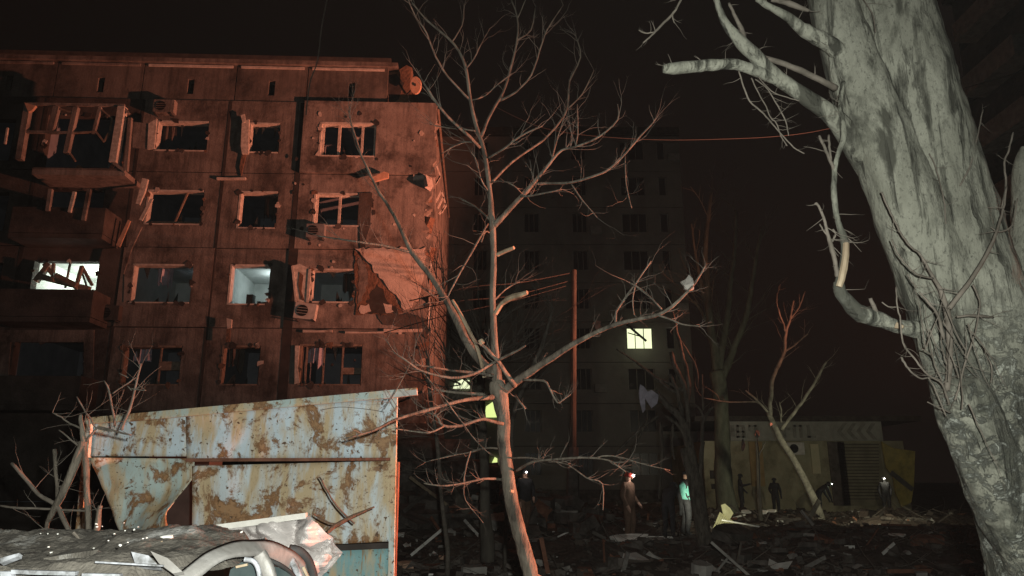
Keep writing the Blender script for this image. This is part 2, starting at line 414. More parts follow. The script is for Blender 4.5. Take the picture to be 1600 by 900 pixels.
# single chunks and slabs, named one by one
def slab(px, py, Y, w, d, h, rz, tilt, mat, name, label, cat, group=None):
    P = W(px, py, Y); P.z = max(gz(P.x, P.y)+h*.35, P.z-h/2) if py < 800 else gz(P.x, P.y)+h*.35
    rot = Matrix.Rotation(rz, 3, 'Z') @ Matrix.Rotation(tilt, 3, 'X')
    mb = MB(); rr = random.Random(int(px*7+py))
    # ragged slab: jagged outline prism
    n = 9; pts = []
    for k in range(n):
        a = 2*pi*k/n; e = 1/max(abs(cos(a)), abs(sin(a)))
        pts.append(P+rot @ Vector((cos(a)*w/2*e*rr.uniform(.72,1.05), sin(a)*d/2*e*rr.uniform(.72,1.05), -h/2)))
    mb.prism(list(reversed(pts)), rot @ Vector((0,0,h)))
    o = mb.build(name, mat, loc=P)
    return tag(o, label, cat, group)
slab(985, 855, 19.6, 1.05, .35, .1, .1, .5, white_scrap, 'broken_board', "pale torn board lying on the soil at the brown-clothed person's feet", 'board')
slab(636, 845, 15.3, .30, .22, .12, .3, .2, orange_scrap, 'brick_fragment', 'orange brick fragment next to the right post of the rusty garage', 'brick')
slab(692, 845, 17, .16, .12, .09, .5, .1, orange_scrap, 'brick_fragment', 'small pinkish brick piece alone in the rubble left of the young tree', 'brick')
slab(672, 868, 15, .2, .12, .08, -.2, .1, orange_scrap, 'brick_fragment', 'bright orange brick fragment low in the rubble just right of the garage', 'brick')
slab(740, 885, 14.2, .45, .3, .14, .4, .1, conc, 'concrete_chunk', 'flat grey concrete chunk left of the foot of the young tree', 'rubble')
slab(800, 885, 14.1, .22, .18, .12, .9, .1, conc, 'concrete_chunk', 'small whitish concrete chunk right beside the foot of the young tree', 'rubble')
slab(1015, 830, 21, .9, .3, .12, .2, .3, conc, 'concrete_chunk', 'grey slab end on the ground behind the brown-clothed person', 'rubble')
slab(1145, 852, 18.5, 1.3, .7, .22, .6, .35, conc_d, 'concrete_chunk', 'dark tilted concrete slab below the cream slatted panel', 'rubble')
slab(1245, 850, 19, .6, .3, .12, .3, .2, conc_d, 'concrete_chunk', 'dull brown concrete chunk below the crossed planks', 'rubble')
slab(1452, 847, 18.5, .75, .3, .16, -.25, .3, brick, 'brick_lump', 'reddish lump of brickwork on the rubble left of the big trunk', 'rubble')
slab(1400, 830, 20, .5, .12, .05, -.9, .4, white_scrap, 'white_plank', 'short white broken plank sticking out of the rubble right of centre', 'plank')
slab(1220, 803, 25, .35, .2, .06, .3, .4, white_scrap, 'white_scrap', 'brightest white scrap in the lit row of debris before the shop', 'scrap')
slab(1095, 893, 13.9, .35, .3, .28, .2, .2, conc, 'concrete_chunk', 'rounded grey concrete lump at the bottom edge below the shattered tree', 'rubble')
slab(912, 893, 13.9, .3, .2, .15, .2, .2, brick, 'brick_fragment', 'orange brick fragment at the bottom edge right of the young tree', 'brick')
for i, (px, py, Y) in enumerate(((1165,798,26),(1178,801,26),(1192,799,26.3),(1205,797,26.6),(1235,801,25.6))):
    slab(px, py, Y, .35, .2, .05, R.uniform(-1,1), R.uniform(.2,.9), white_scrap, 'pale_scrap', 'pale scrap in the lit row of debris between the greenish trunk and the leaning tree', 'scrap', 'pale scraps in the lit row before the shop')
for i in range(70):
    Y = R.uniform(14, 27); px = R.uniform(640, 1540); py = 752+1155*1.5/Y
    slab(px, py+20, Y, R.uniform(.15,.6), R.uniform(.12,.4), R.uniform(.05,.2), R.uniform(0,3), R.uniform(-.5,.5),
         R.choice((conc_d, conc_d, conc_d, conc_d, brick, conc_d, conc_d)), 'rubble_chunk', 'broken lump of concrete or brick half buried in the dark soil', 'rubble', 'lumps of rubble strewn over the dark ground')

# ================================================================ DAMAGED APARTMENT BUILDING
KS = .04; FN = math.sqrt(1+KS*KS)
EU = Vector((1/FN, KS/FN, 0)); EN = Vector((-KS/FN, 1/FN, 0))
_c = W(676, 330, 24.9); FO = Vector((_c.x, _c.y, 0))
def FP(px, py, d=0):
    dr = W(px, py, 10)-CAM; o = FO+EN*d
    s = (o-CAM).dot(EN)/dr.dot(EN); P = CAM+dr*s
    return (P-o).dot(EU), P.z
def FL(u, z, d=0): return FO+EU*u+EN*d+Vector((0,0,z))
bld = thing('apartment_building', FL(-8, 0, 6), 'war-damaged five-storey panel apartment building lit orange, right corner blown away', 'building')
def grid_wall(mb, us, zs, solid, d0, d1, mi=0, f=FL):
    nu, nz_ = len(us)-1, len(zs)-1
    S = lambda i, j: 0 <= i < nu and 0 <= j < nz_ and solid(i, j)
    for i in range(nu):
        for j in range(nz_):
            if not S(i, j): continue
            a, b, c, d = us[i], us[i+1], zs[j], zs[j+1]
            mb.face((f(a,c,d0), f(b,c,d0), f(b,d,d0), f(a,d,d0)), mi)
            mb.face((f(b,c,d1), f(a,c,d1), f(a,d,d1), f(b,d,d1)), mi)
            if not S(i-1, j): mb.face((f(a,c,d1), f(a,c,d0), f(a,d,d0), f(a,d,d1)), mi)
            if not S(i+1, j): mb.face((f(b,c,d0), f(b,c,d1), f(b,d,d1), f(b,d,d0)), mi)
            if not S(i, j-1): mb.face((f(a,c,d1), f(b,c,d1), f(b,c,d0), f(a,c,d0)), mi)
            if not S(i, j+1): mb.face((f(a,d,d0), f(b,d,d0), f(b,d,d1), f(a,d,d1)), mi)
def panel(u0, u1, z0, z1, hole, mat, d0=0., name='wall_panel'):
    mb = MB(); g_ = .018
    us = sorted({u0+g_, u1-g_} | ({hole[0], hole[1]} if hole else set()))
    zs = sorted({z0+g_, z1-g_} | ({hole[2], hole[3]} if hole else set()))
    def sol(i, j):
        if not hole: return True
        cu = (us[i]+us[i+1])/2; cz = (zs[j]+zs[j+1])/2
        return not (hole[0] < cu < hole[1] and hole[2] < cz < hole[3])
    grid_wall(mb, us, zs, sol, d0, d0+.32)
    return mb.build(name, mat, bld)
def rect(x0, x1, y0, y1):
    a = FP(x0, (y0+y1)/2)[0]; b = FP(x1, (y0+y1)/2)[0]
    return (a, b, FP((x0+x1)/2, y1)[1], FP((x0+x1)/2, y0)[1])
JU = [FP(p, 300)[0] for p in (-260, -110, 50, 206, 346, 466)]+[0.0]      # vertical joints
JZ = [.0, .95, 3.8, 6.62, 9.45, 12.28, 15.15]
HOLES = {  # (column, row): photo rectangle of the opening
 (3,5): (243,325,189,236), (4,5): (388,437,192,239), (5,5): (500,588,194,247),
 (3,4): (228,317,297,351), (4,4): (372,433,299,357), (5,4): (490,578,302,354),
 (3,3): (205,300,413,474), (4,3): (357,420,413,476), (5,3): (485,553,420,473),
 (3,2): (190,282,540,602), (4,2): (345,405,540,602), (5,2): (467,565,538,602),
 (2,4): (70,160,295,365), (2,3): (50,152,408,458), (2,2): (18,132,533,600), (2,5): (62,196,180,262),
 (1,5): (-80,20,185,250), (1,4): (-90,10,300,360), (1,3): (-100,0,410,470), (1,2): (-110,-5,540,602),
 (3,1): (175,268,660,722), (4,1): (330,390,660,722), (5,1): (455,548,660,722),
}
holes = {}
PR = {(5,5): -.13, (3,5): 0, (5,4): -.02, (4,3): .03, (2,5): 0, (3,3): -.03}
for c in range(6):
    for r in range(0, 6):
        h = rect(*HOLES[(c,r)]) if (c,r) in HOLES else None
        if h:
            h = (max(h[0], JU[c]+.12), min(h[1], JU[c+1]-.12), max(h[2], JZ[r]+.1), min(h[3], JZ[r+1]-.1)); holes[(c,r)] = h
        mt = facade_b if (c, r) in ((5,4), (5,5), (5,3)) else (facade_c if c <= 2 or r <= 1 else facade)  # shade of the left bays put into colour by the darker copy
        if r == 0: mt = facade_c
        u1 = JU[c+1]
        if (c, r) == (5,5): u1 = .12
        if c == 5 and r >= 1:
            ue = u1-.5; zz = JZ[r]+.018; rj = random.Random(r*5+1); z_e = JZ[r+1]-.018; ol = [(ue-.018, z_e), (ue-.018, zz)]
            while zz < z_e:
                ol.append((u1-rj.uniform(0, .42 if r < 5 else .2)*rj.choice((.3,1,1)), zz)); zz += rj.uniform(.08,.3)
            ol.append((u1-rj.uniform(0,.4), z_e))
            mj = MB(); mj.prism([FL(a, b, PR.get((c,r), 0.)) for a, b in ol], EN*.3); mj.build('broken_panel_edge', mt, bld)
            u1 = ue
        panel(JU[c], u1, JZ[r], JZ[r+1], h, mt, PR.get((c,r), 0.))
# reveals lined with paint, frames
def frame_bar(mb, a, b, wd, dp, d): mb.bar(FL(*a, d), FL(*b, d), wd, dp)
for (c, r), h in holes.items():
    if c <= 1: continue
    u0, u1, z0, z1 = h; d0 = PR.get((c,r), 0.)
    lin = MB(); e = .06
    if c >= 3:
        def q(a, b, cc, dd, dA, dB):
            lin.hexa([FL(a,cc,dA), FL(b,cc,dA), FL(b,cc,dB), FL(a,cc,dB), FL(a,dd,dA), FL(b,dd,dA), FL(b,dd,dB), FL(a,dd,dB)])
        q(u0-.004, u0+e, z0, z1, d0-.012, d0+.30)
        q(u0+e, u1-.03, z1-e, z1+.004, d0-.014, d0+.30)
        q(u0+e, u1-.03, z0-.004, z0+.04, d0-.02, d0+.30)
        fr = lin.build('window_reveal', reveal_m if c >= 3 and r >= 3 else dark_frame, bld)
rr = random.Random(21)
for (c, r), h in holes.items():
    if c < 2: continue
    u0, u1, z0, z1 = h; d0 = PR.get((c,r), 0.)
    for k in range(11):
        e = rr.random(); side = rr.randrange(4)
        u, z = ((u0+(u1-u0)*e, z1), (u0+(u1-u0)*e, z0), (u0, z0+(z1-z0)*e), (u1, z0+(z1-z0)*e))[side]
        s_ = rr.uniform(.04,.16); mc = MB(); t_ = rr.uniform(0, 6)
        mc.prism([FL(u+s_*cos(-a+t_)*rr.uniform(.4,1.2), z+s_*sin(-a+t_)*rr.uniform(.4,1.2), d0-.022) for a in [i*2*pi/6 for i in range(6)]], EN*.03)
        mc.build('chipped_edge', (joint, brickish, facade_c, plaster)[rr.choice((0,0,1,2,2,3))], bld)
for (c, r), h in holes.items():
    if c < 3 or (c, r) == (4,3): continue
    u0, u1, z0, z1 = h
    for k in range(4):
        e = rr.uniform(.05,.9); a_ = rr.uniform(.08,.25); b_ = rr.uniform(.12,.5); mc = MB(); bot = rr.random() < .6
        zb = z0+.04 if bot else z1-.07; sg = 1 if bot else -1
        uu = u0+(u1-u0)*e; pts_ = [FL(uu, zb, .2), FL(min(uu+a_, u1-.03), zb, .2), FL(uu+a_*rr.uniform(0,1), zb+sg*b_, .2)]
        if not bot: pts_.reverse()
        mc.prism(list(reversed(pts_)), EN*.008); mc.build('glass_shard', carglass, bld)
for (c, r, s0, s1, dr, mt) in ((3,5,.05,.3,.5,facade_c),(4,4,.6,.95,.8,facade_c),(3,3,.35,.6,.6,cloth_g),(4,2,.1,.5,.7,facade_c),(5,2,.1,.35,.6,cloth_g),(3,2,.1,.4,.5,cloth_g),(5,3,.7,.98,.9,facade_c)):
    u0, u1, z0, z1 = holes[(c,r)]; mc = MB(); n_ = 7; rj = random.Random(c*9+r)
    top_ = [FL(u0+(u1-u0)*(s0+(s1-s0)*i/n_), z1-.07, .34+.05*math.sin(i*2.2)) for i in range(n_+1)]
    bot_ = [p+Vector((rj.uniform(-.04,.04), .02, -dr*rj.uniform(.6,1.25))) for p in top_]
    for i in range(n_): mc.face((bot_[i], bot_[i+1], top_[i+1], top_[i])); mc.face([q_+EN*.015 for q_ in (top_[i], top_[i+1], bot_[i+1], bot_[i])])
    mc.build('torn_curtain', mt, bld)
# windows that kept their mullions
def mullions(c, r, vs, hs=(), mat=wood_frame, dd=.14, tilt=0):
    u0, u1, z0, z1 = holes[(c,r)]; d0 = PR.get((c,r), 0.)+dd
    root = None
    for k, (s_, w_) in enumerate(vs):
        mb = MB(); u = u0+(u1-u0)*s_
        frame_bar(mb, (u, z0+.05), (u+tilt, z1-.05), w_, .06, d0); o = mb.build('window_mullion', mat, bld)
    for (a, b, s_, w_) in hs:
        mb = MB(); z = z0+(z1-z0)*s_
        frame_bar(mb, (u0+(u1-u0)*a, z), (u0+(u1-u0)*b, z), w_, .06, d0+.005); mb.build('window_rail', mat, bld)
mullions(5, 5, ((.05,.10), (.34,.10), (.75,.08), (.97,.06)), ((.0,1,.97,.08), (0,1,.02,.07)))
mullions(5, 4, ((.04,.1), (.45,.09), (.82,.09)), ((0,.86,.95,.09), (0,.86,.05,.09)))
mullions(5, 2, ((.10,.05), (.38,.05), (.68,.05)), ((.68,1,.36,.22), (0,1,.97,.05)), dark_frame)
mullions(3, 4, ((.5,.05), (.93,.05)), ((.1,.9,.1,.05),), dark_frame, tilt=.35)
mullions(3, 2, ((.62,.05),), ((.6,1,.5,.3),), dark_frame)
# dark board hanging over the right third of the fourth floor window
mb = MB(); u0, u1, z0, z1 = holes[(5,4)]
mb.prism([FL(u0+(u1-u0)*a, z0+(z1-z0)*b, -.06) for a, b in ((.80,1.0),(1.03,1.02),(1.02,.0),(.97,-.3),(.93,-1.0),(.86,-.5),(.84,0.02),(.80,.05))], EN*.03)
mb.build('soot_stained_board', facade_c, bld)
# rooms behind the openings
mb = MB()
def qf(a, b, z, e, dA, dB, mi=0): mb.hexa([FL(a,z,dA), FL(b,z,dA), FL(b,z,dB), FL(a,z,dB), FL(a,e,dA), FL(b,e,dA), FL(b,e,dB), FL(a,e,dB)], mi)
for z in JZ[1:]: qf(JU[0], -.35, z-.11, z+.11, .34, 11.6)
for r in range(1, 6):
    qf(JU[0], -.4, JZ[r]+.115, JZ[r+1]-.115, 4.5, 4.62)
    for c in range(6): qf(JU[c]-.06 if c else JU[0], JU[c]+.06, JZ[r]+.115, JZ[r+1]-.115, .34, 4.49)
mb.build('inner_walls_and_floors', room, bld)
# lit rooms: pale walls and a ceiling lamp
def litroom(c, r, power, col, lampdepth=1.6, open_wall=room_lit):
    mb = MB(); a, b = JU[c]+.07, JU[c+1]-.07; z, e = JZ[r]+.13, JZ[r+1]-.13
    f = lambda u, zz, d: FL(u, zz, d)
    mb.face((f(a,z,4.4), f(b,z,4.4), f(b,e,4.4), f(a,e,4.4)))
    mb.face((f(a,z,.4), f(a,z,4.4), f(a,e,4.4), f(a,e,.4)))
    mb.face((f(b,z,4.4), f(b,z,.4), f(b,e,.4), f(b,e,4.4)))
    mb.face((f(a,e,.4), f(a,e,4.4), f(b,e,4.4), f(b,e,.4)))
    mb.build('lit_room', open_wall, bld)
    lm = MB(); P = FL((a+b)/2, e-.25, lampdepth+1.2)
    lm.tube([P+Vector((0,0,.2)), P+Vector((0,0,.05)), P], [.01,.01,.05], 8); lm.build('ceiling_lamp', metal_g, bld)
    lamp('room_lamp', 'POINT', P-Vector((0,0,.15)), power, col, rad=.08)
litroom(4, 3, 26, (.85,1.0,1.0))
litroom(2, 3, 260, (.93,1.0,.88))
litroom(5, 3, 2.2, (.7,.85,1.0))
litroom(3, 3, .8, (.7,.85,1.0))
# things in the lit kitchen window
mb = MB(); u0, u1, z0, z1 = holes[(4,3)]
for s_, w_, h_ in ((.38,.22,.55), (.62,.12,.3), (.8,.3,.28)): mb.box(FL(u0+(u1-u0)*s_, z0+h_/2, .9), (w_, .3, h_))
mb.build('kitchen_clutter', metal_d, bld)
# attic storey
AZ0, AZ1 = 15.15, 16.62
AU = [FP(p, 130)[0] for p in (-230, -60, 85, 222, 368, 480, 606)]
for c in range(6):
    mb = MB(); a, b = AU[c]+.02, AU[c+1]-.02; cu = FP((156,297,424,549)[c-2], 136)[0] if c >= 2 else (a+b)/2
    us = [a, cu-.12, cu+.12, b]; z0, z1 = FP(400, 148)[1], FP(400, 125)[1]
    grid_wall(mb, us, [AZ0, z0, z1, AZ1], lambda i, j: not (i == 1 and j == 1), .04, .36)
    mb.build('attic_panel', attic_m, bld)
mb = MB()
def HX(m_, a, b, z, e, dA, dB, mi=0): m_.hexa([FL(a,z,dA), FL(b,z,dA), FL(b,z,dB), FL(a,z,dB), FL(a,e,dA), FL(b,e,dA), FL(b,e,dB), FL(a,e,dB)], mi)
HX(mb, AU[0], AU[6]+.35, AZ1+.005, AZ1+.16, -.12, 11.8); mb.build('roof_slab', facade, bld)
mb = MB(); HX(mb, AU[0], AU[6]+.1, AZ1+.165, AZ1+.32, -.16, 11.8); mb.build('roof_edge', roofing, bld)
mb = MB(); HX(mb, AU[0], AU[6]-.2, AZ0+.2, AZ1-.05, 1.2, 1.4); mb.build('attic_core', black, bld)
for c in range(1, 6):   # lit lip of the cornice between the panels
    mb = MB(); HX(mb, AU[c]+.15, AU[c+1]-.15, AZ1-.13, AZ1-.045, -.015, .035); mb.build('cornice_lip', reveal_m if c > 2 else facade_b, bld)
# broken attic corner: jagged pier, flat dark patch painted for the shaded cavity
mb = MB()
ol = [(606,108),(622,104),(634,96),(643,100),(640,118),(646,140),(655,158),(650,176),(606,176)]
mb.prism([FL(*FP(x, y), .25) for x, y in reversed(ol)], EN*.5); mb.build('broken_corner_stub', brickish, bld)
mb = MB(); ol = [(606,112),(618,110),(630,125),(622,150),(606,160)]
mb.prism([FL(*FP(x, y), .235) for x, y in reversed(ol)], EN*.01); mb.build('cavity_shade_patch', joint, bld)
# main vertical joint: a deep sooty groove filled with dark mortar
for c, wd in ((5, .16), (4, .05), (3, .05), (2, .07)):
    mb = MB(); HX(mb, JU[c]-wd, JU[c]+wd, .4, 15.1, -.012, -.004); 
    mb.build('joint_filler', joint, bld)
# gable wall: panels going back
for r in range(0, 6):
    for k in range(3):
        mb = MB(); a, b = (1.15 if k == 0 else .34+k*3.75), .34+(k+1)*3.75-.03; z0, z1 = JZ[r]+.02, JZ[r+1]-.02
        if r == 5: z1 = 14.95
        du = -.02 if r < 5 else -.06
        mb.hexa([FL(du-.3,z0,a), FL(du,z0,a), FL(du,z0,b), FL(du-.3,z0,b), FL(du-.3,z1,a), FL(du,z1,a), FL(du,z1,b), FL(du-.3,z1,b)])
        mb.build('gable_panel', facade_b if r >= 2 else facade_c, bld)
mb = MB(); mb.bar(FL(.10, 14.98, .1), FL(.02, 14.9, 11.5), .07, .07); mb.build('gable_flashing', dark_frame, bld)
for k in range(26):
    rj = random.Random(k+70); z_ = .6+k*.56; mc = MB()
    mc.chunk(FL(-.42+rj.uniform(-.05,.12), z_, .75), .42, k, (.55,.95,.8)); mc.build('torn_wall_core', (brickish, facade_b, brickish, conc)[k % 4], bld)
# rear wall
mb = MB(); HX(mb, JU[0], 0, 0, 15.1, 11.62, 11.9); mb.build('rear_wall', facade_c, bld)
def ragged(ol, amp, seed, step=9, keep=()):
    rj = random.Random(seed); out = []
    for (a, b), (c, d) in zip(ol, ol[1:]+ol[:1]):
        n_ = max(1, int(math.hypot(c-a, d-b)/step))
        for i in range(n_):
            out.append((a+(c-a)*i/n_+rj.uniform(-amp, amp), b+(d-b)*i/n_+rj.uniform(-amp, amp)))
    return out
# torn facing on the third floor: pale plaster sheet and bared core
mb = MB(); ol = [(556,389),(664,388),(662,425),(652,470),(632,486),(618,462),(598,440),(580,415)]
mb.prism([FL(*FP(x, y), -.06) for x, y in reversed(ragged(ol, 2.4, 3, 6))], EN*.05); mb.build('torn_plaster_sheet', plaster, bld)
mb = MB(); ol = [(554,391),(578,416),(597,441),(617,464),(630,487),(596,492),(557,492)]
mb.prism([FL(*FP(x, y), -.03) for x, y in reversed(ragged(ol, 1.6, 5, 7))], EN*.02); mb.build('bared_wall_core', brickish, bld)
for k, (ol, mt, dd) in enumerate((([(575,490),(578,460),(588,444),(598,452),(604,470),(618,480),(622,490)], joint, -.036), ([(560,400),(572,415),(576,440),(566,470),(560,476)], facade, -.04),
        ([(560,480),(576,476),(580,488),(562,490)], plaster, -.045), ([(600,474),(612,478),(616,488),(602,490)], plaster, -.042), ([(590,492),(640,490),(668,500),(668,530),(640,512),(600,508)], facade_c, -.03))):
    mb = MB(); mb.prism([FL(*FP(x, y), dd) for x, y in reversed(ragged(ol, 1.8, k, 5))], EN*.01); mb.build('torn_layer', mt, bld)
# ragged chips and shrapnel scars
rr = random.Random(4)
for k in range(46):
    px = rr.uniform(455, 668); py = rr.uniform(180, 600); s_ = rr.uniform(1.2, 4)
    pts = [FL(*FP(px+s_*cos(a)*rr.uniform(.6,1.2), py-s_*sin(a)*rr.uniform(.6,1.3)), -.155 if py < 275 else -.035) for a in [i*pi/3 for i in range(6)]]
    mb = MB(); mb.prism(list(reversed(pts)), EN*.01); mb.build('shrapnel_scar', joint if rr.random() < .6 else plaster, bld)
# ledge chips along the floor joints
for (xa, xb, y, t) in ((646,664,278,.12), (474,520,518,.05), (540,600,520,.04), (340,385,280,.05), (600,660,517,.07)):
    mb = MB(); a, z = FP(xa, y); b, _ = FP(xb, y)
    mb.prism([FL(a, z-t, -.1), FL(b, z-t*.6, -.1), FL(b, z+t, -.1), FL((a+b)/2, z+t*.5, -.1), FL(a, z+t*.8, -.1)], EN*.09)
    mb.build('broken_ledge', plaster, bld)
mb = MB(); a, z = FP(670, 288); mb.chunk(FL(a, z, -.15), .22, 5, (.7,.6,1.2)); mb.build('hanging_lump', plaster, bld)
# hanging metal ladder-like rails on the gable
mb = MB()
for (a, b) in (((676,242),(688,275)), ((688,275),(678,292)), ((688,275),(675,296)), ((676,242),(672,262)), ((690,298),(697,322)), ((697,322),(686,335)), ((690,298),(680,318)), ((693,308),(684,326)), ((696,318),(690,333))):
    P = [W(q[0], q[1], 27) for q in (a, b)]; mb.bar(P[0], P[1], .06)
mb.build('bent_railing', wood_frame, bld)
# lower right part: ragged wall remnant hanging over the rubble
mb = MB(); ol = [(604,640),(668,610),(672,640),(662,670),(668,700),(655,716),(650,750),(658,778),(640,772),(612,782),(600,782)]
mb.prism([FL(*FP(x, y), -.08) for x, y in reversed(ragged(ol, 2.5, 8, 7))], EN*.05); mb.build('ragged_facing', facade, bld)
# splintered frames standing out of windows: (outline in photo px, depth)
def splint(ol, d, t, name, mat, label=None):
    mb = MB(); mb.prism([FL(*FP(x, y, d), d) for x, y in reversed(ol)], EN*t); o = mb.build(name, mat, bld)
    if label: o['label'] = label
    return o
splint([(455,416),(468,412),(484,420),(486,445),(481,472),(466,472),(459,445)], -.34, .08, 'torn_window_casement', wood_frame, 'shredded pale casement hanging out beside the third floor window')
splint([(455,416),(458,414),(464,470),(461,472)], -.37, .03, 'casement_stile', reveal_m)
splint([(482,420),(486,420),(482,472),(478,472)], -.37, .03, 'casement_stile', reveal_m)
splint([(468,425),(474,430),(471,455),(476,470),(470,468),(466,445)], -.36, .02, 'torn_lining', brickish)
splint([(378,190),(389,186),(388,240),(378,240),(376,228)], -.16, .1, 'splintered_jamb', wood_frame)
splint([(376,180),(382,178),(384,190),(379,192)], -.18, .05, 'splintered_jamb', wood_frame)
splint([(378,240),(385,240),(377,275),(374,262)], -.06, .04, 'loose_strip', brickish)
splint([(461,540),(468,540),(465,575),(468,598),(460,600)], -.08, .06, 'splintered_jamb', wood_frame)
splint([(207,190),(232,193),(235,225),(228,233),(207,230)], -.25, .05, 'hanging_sheet', facade_b)
splint([(232,193),(245,185),(241,232),(230,233)], -.28, .06, 'splintered_jamb', wood_frame)
splint([(222,278),(231,280),(226,300),(218,320),(212,318),(218,296)], -.5, .1, 'torn_insulation', wood_frame)
splint([(235,310),(239,311),(222,345),(217,343)], -.5, .05, 'hanging_lath', wood_frame)
splint([(200,343),(204,345),(187,386),(181,383)], -.6, .05, 'hanging_lath', orange_scrap)
splint([(217,350),(222,354),(205,390),(193,428),(189,425),(200,385)], -.4, .06, 'hanging_lath', facade_b)
splint([(195,412),(209,414),(204,470),(193,472)], -.05, .04, 'jamb_board', facade_b)
splint([(354,497),(362,499),(361,512),(355,513)], -.3, .1, 'hanging_lamp_shade', plaster)
splint([(354,514),(360,514),(359,534),(353,534)], -.28, .04, 'hanging_cloth', brickish)
splint([(600,268),(607,270),(607,277),(582,284),(577,279)], -.4, .12, 'dangling_board', orange_scrap)
splint([(38,160),(56,165),(50,172),(44,175)], -1.3, .1, 'torn_bright_flap', orange_scrap)
# ---- balconies on the left bay
def post(mb, a, b, d, wd): mb.bar(FL(*FP(*a, d), d), FL(*FP(*b, d), d), wd, wd)
bd = -1.15
mb = MB(); a, z = FP(50, 268, bd); b, _ = FP(196, 268, bd)
HX(mb, a, b, z-.1, z+.08, bd, -.02); mb.build('balcony_slab', facade_b, bld)
mb = MB(); HX(mb, a, b, z+.08, z+.14, bd-.02, bd+.04); mb.build('balcony_slab_edge', facade, bld)
for (p, q, wd) in (((45,165),(31,250),.20), ((90,168),(80,206),.20), ((120,168),(104,240),.16), ((157,168),(146,210),.10), ((192,168),(178,255),.24), ((204,185),(197,268),.12)):
    m2 = MB(); post(m2, p, q, bd, wd); m2.build('balcony_post', wood_frame if wd > .2 else facade_b, bld)
for (p, q, wd) in (((43,163),(195,165),.09), ((37,206),(115,208),.09), ((115,208),(150,206),.06), ((92,170),(118,178),.07), ((178,255),(196,268),.1), ((192,166),(202,178),.08),
                   ((160,172),(175,185),.05), ((175,185),(172,205),.05), ((150,206),(163,222),.06), ((163,222),(170,208),.06), ((110,240),(118,252),.05)):
    m2 = MB(); post(m2, p, q, bd-.03, wd); m2.build('balcony_rail', dark_frame if wd < .08 else facade_b, bld)
for r in range(2, 5):
    mb = MB(); a = JU[2]+.2; b = JU[3]-.2; z = JZ[r]
    HX(mb, a, b, z-.08, z+.08, bd, -.02); mb.build('balcony_slab', facade_c, bld)
    mb = MB(); HX(mb, a, b, z+.1, z+1.0, bd, bd+.05); mb.build('balcony_parapet', facade_c, bld)
    for e in (a, b-.06):
        mb = MB(); HX(mb, e, e+.06, z+.1, z+1.0, bd+.06, -.02); mb.build('balcony_side', facade_c, bld)
for (p, q, wd) in (((80,296),(75,330),.12), ((117,300),(109,332),.1), ((140,296),(131,345),.12), ((12,200),(8,225),.06)):
    m2 = MB(); post(m2, p, q, bd-.03, wd); m2.build('balcony_post', facade_b if wd > .1 else wood_frame, bld)
# wreckage silhouetted against the lit balcony window
for (p, q, wd) in (((56,440),(78,412),.16), ((70,412),(84,430),.14), ((84,412),(82,440),.09), ((110,410),(102,450),.06), ((118,452),(128,416),.10), ((128,416),(144,446),.09),
                   ((128,425),(138,455),.05), ((62,432),(140,452),.18), ((88,430),(120,446),.16)):
    m2 = MB(); post(m2, p, q, -.1-R.random()*.4, wd); m2.build('broken_casement', dark_frame, bld)
mb = MB(); ol = [(0,516),(148,516),(146,600),(132,596),(132,535),(18,535),(14,590),(0,590)]
mb.prism([FL(*FP(x, y), -.05) for x, y in reversed(ol)], EN*.04); mb.build('balcony_surround', facade, bld)

# things fixed to the wall
def aircon(px, py, w_, h_, label, mt=ac_white, d=-.18, tilt=0.):
    u, z = FP(px, py, d); P = FL(u, z, d)
    t = thing('air_conditioner', P, label, 'air conditioner', 'air conditioning units on the damaged building')
    rot = Matrix.Rotation(tilt, 3, 'Y')
    mb = MB(); mb.box(P, (w_, .26, h_), rot); body = mb.build('casing', mt, t)
    mb = MB(); c = P+rot @ Vector((-w_*.12, -.14, 0)); n = 20
    pts = [c+rot @ Vector((cos(k*2*pi/n)*h_*.36, 0, sin(k*2*pi/n)*h_*.36)) for k in range(n)]
    mb.prism(pts, (0,-.012,0)); mb.build('fan_opening', black, t)
    for k in (-1, 0, 1):
        m2 = MB(); m2.bar(c+rot @ Vector((-h_*.34,-.02,k*h_*.17)), c+rot @ Vector((h_*.34,-.02,k*h_*.17)), .012); m2.build('grille_bar', mt, t)
    for s_ in (-1, 1):
        m2 = MB(); m2.bar(P+Vector((s_*w_*.38, .17, -h_/2-.03)), P+Vector((s_*w_*.38, -.15, -h_/2-.03)), .04); m2.build('bracket', metal_d, t)
aircon(494, 362, .62, .5, 'air conditioner with open frame below the fourth floor three-pane window', metal_g)
aircon(478, 487, .72, .55, 'pale air conditioner under the shredded casement on the third floor', tilt=.12)
aircon(258, 168, .75, .5, 'dim square air conditioner just above the top floor black window', facade_b)
aircon(172, 490, .7, .5, 'dim air conditioner between the third floor windows beside the balconies', facade_c)
mb = MB(); u, z = FP(649, 133, -.2); P = FL(u, z, -.2); n = 20
ring = lambda s_, dy: [P+Vector((cos(k*2*pi/n)*.20*s_+dy*.3, dy, sin(k*2*pi/n)*.36*s_)) for k in range(n)]
mb.prism(ring(1, 0), (.03,.06,0)); t = thing('satellite_dish', P, 'orange-lit oval satellite dish at the broken roof corner', 'satellite dish')
mb.build('reflector', orange_scrap, t)
mb = MB(); mb.prism(ring(.16, -.012), (0,-.03,0)); mb.build('receiver', metal_d, t)
mb = MB(); mb.bar(P+Vector((0,.05,0)), P+Vector((-.35,.4,-.15)), .05); mb.build('mount', metal_d, t)

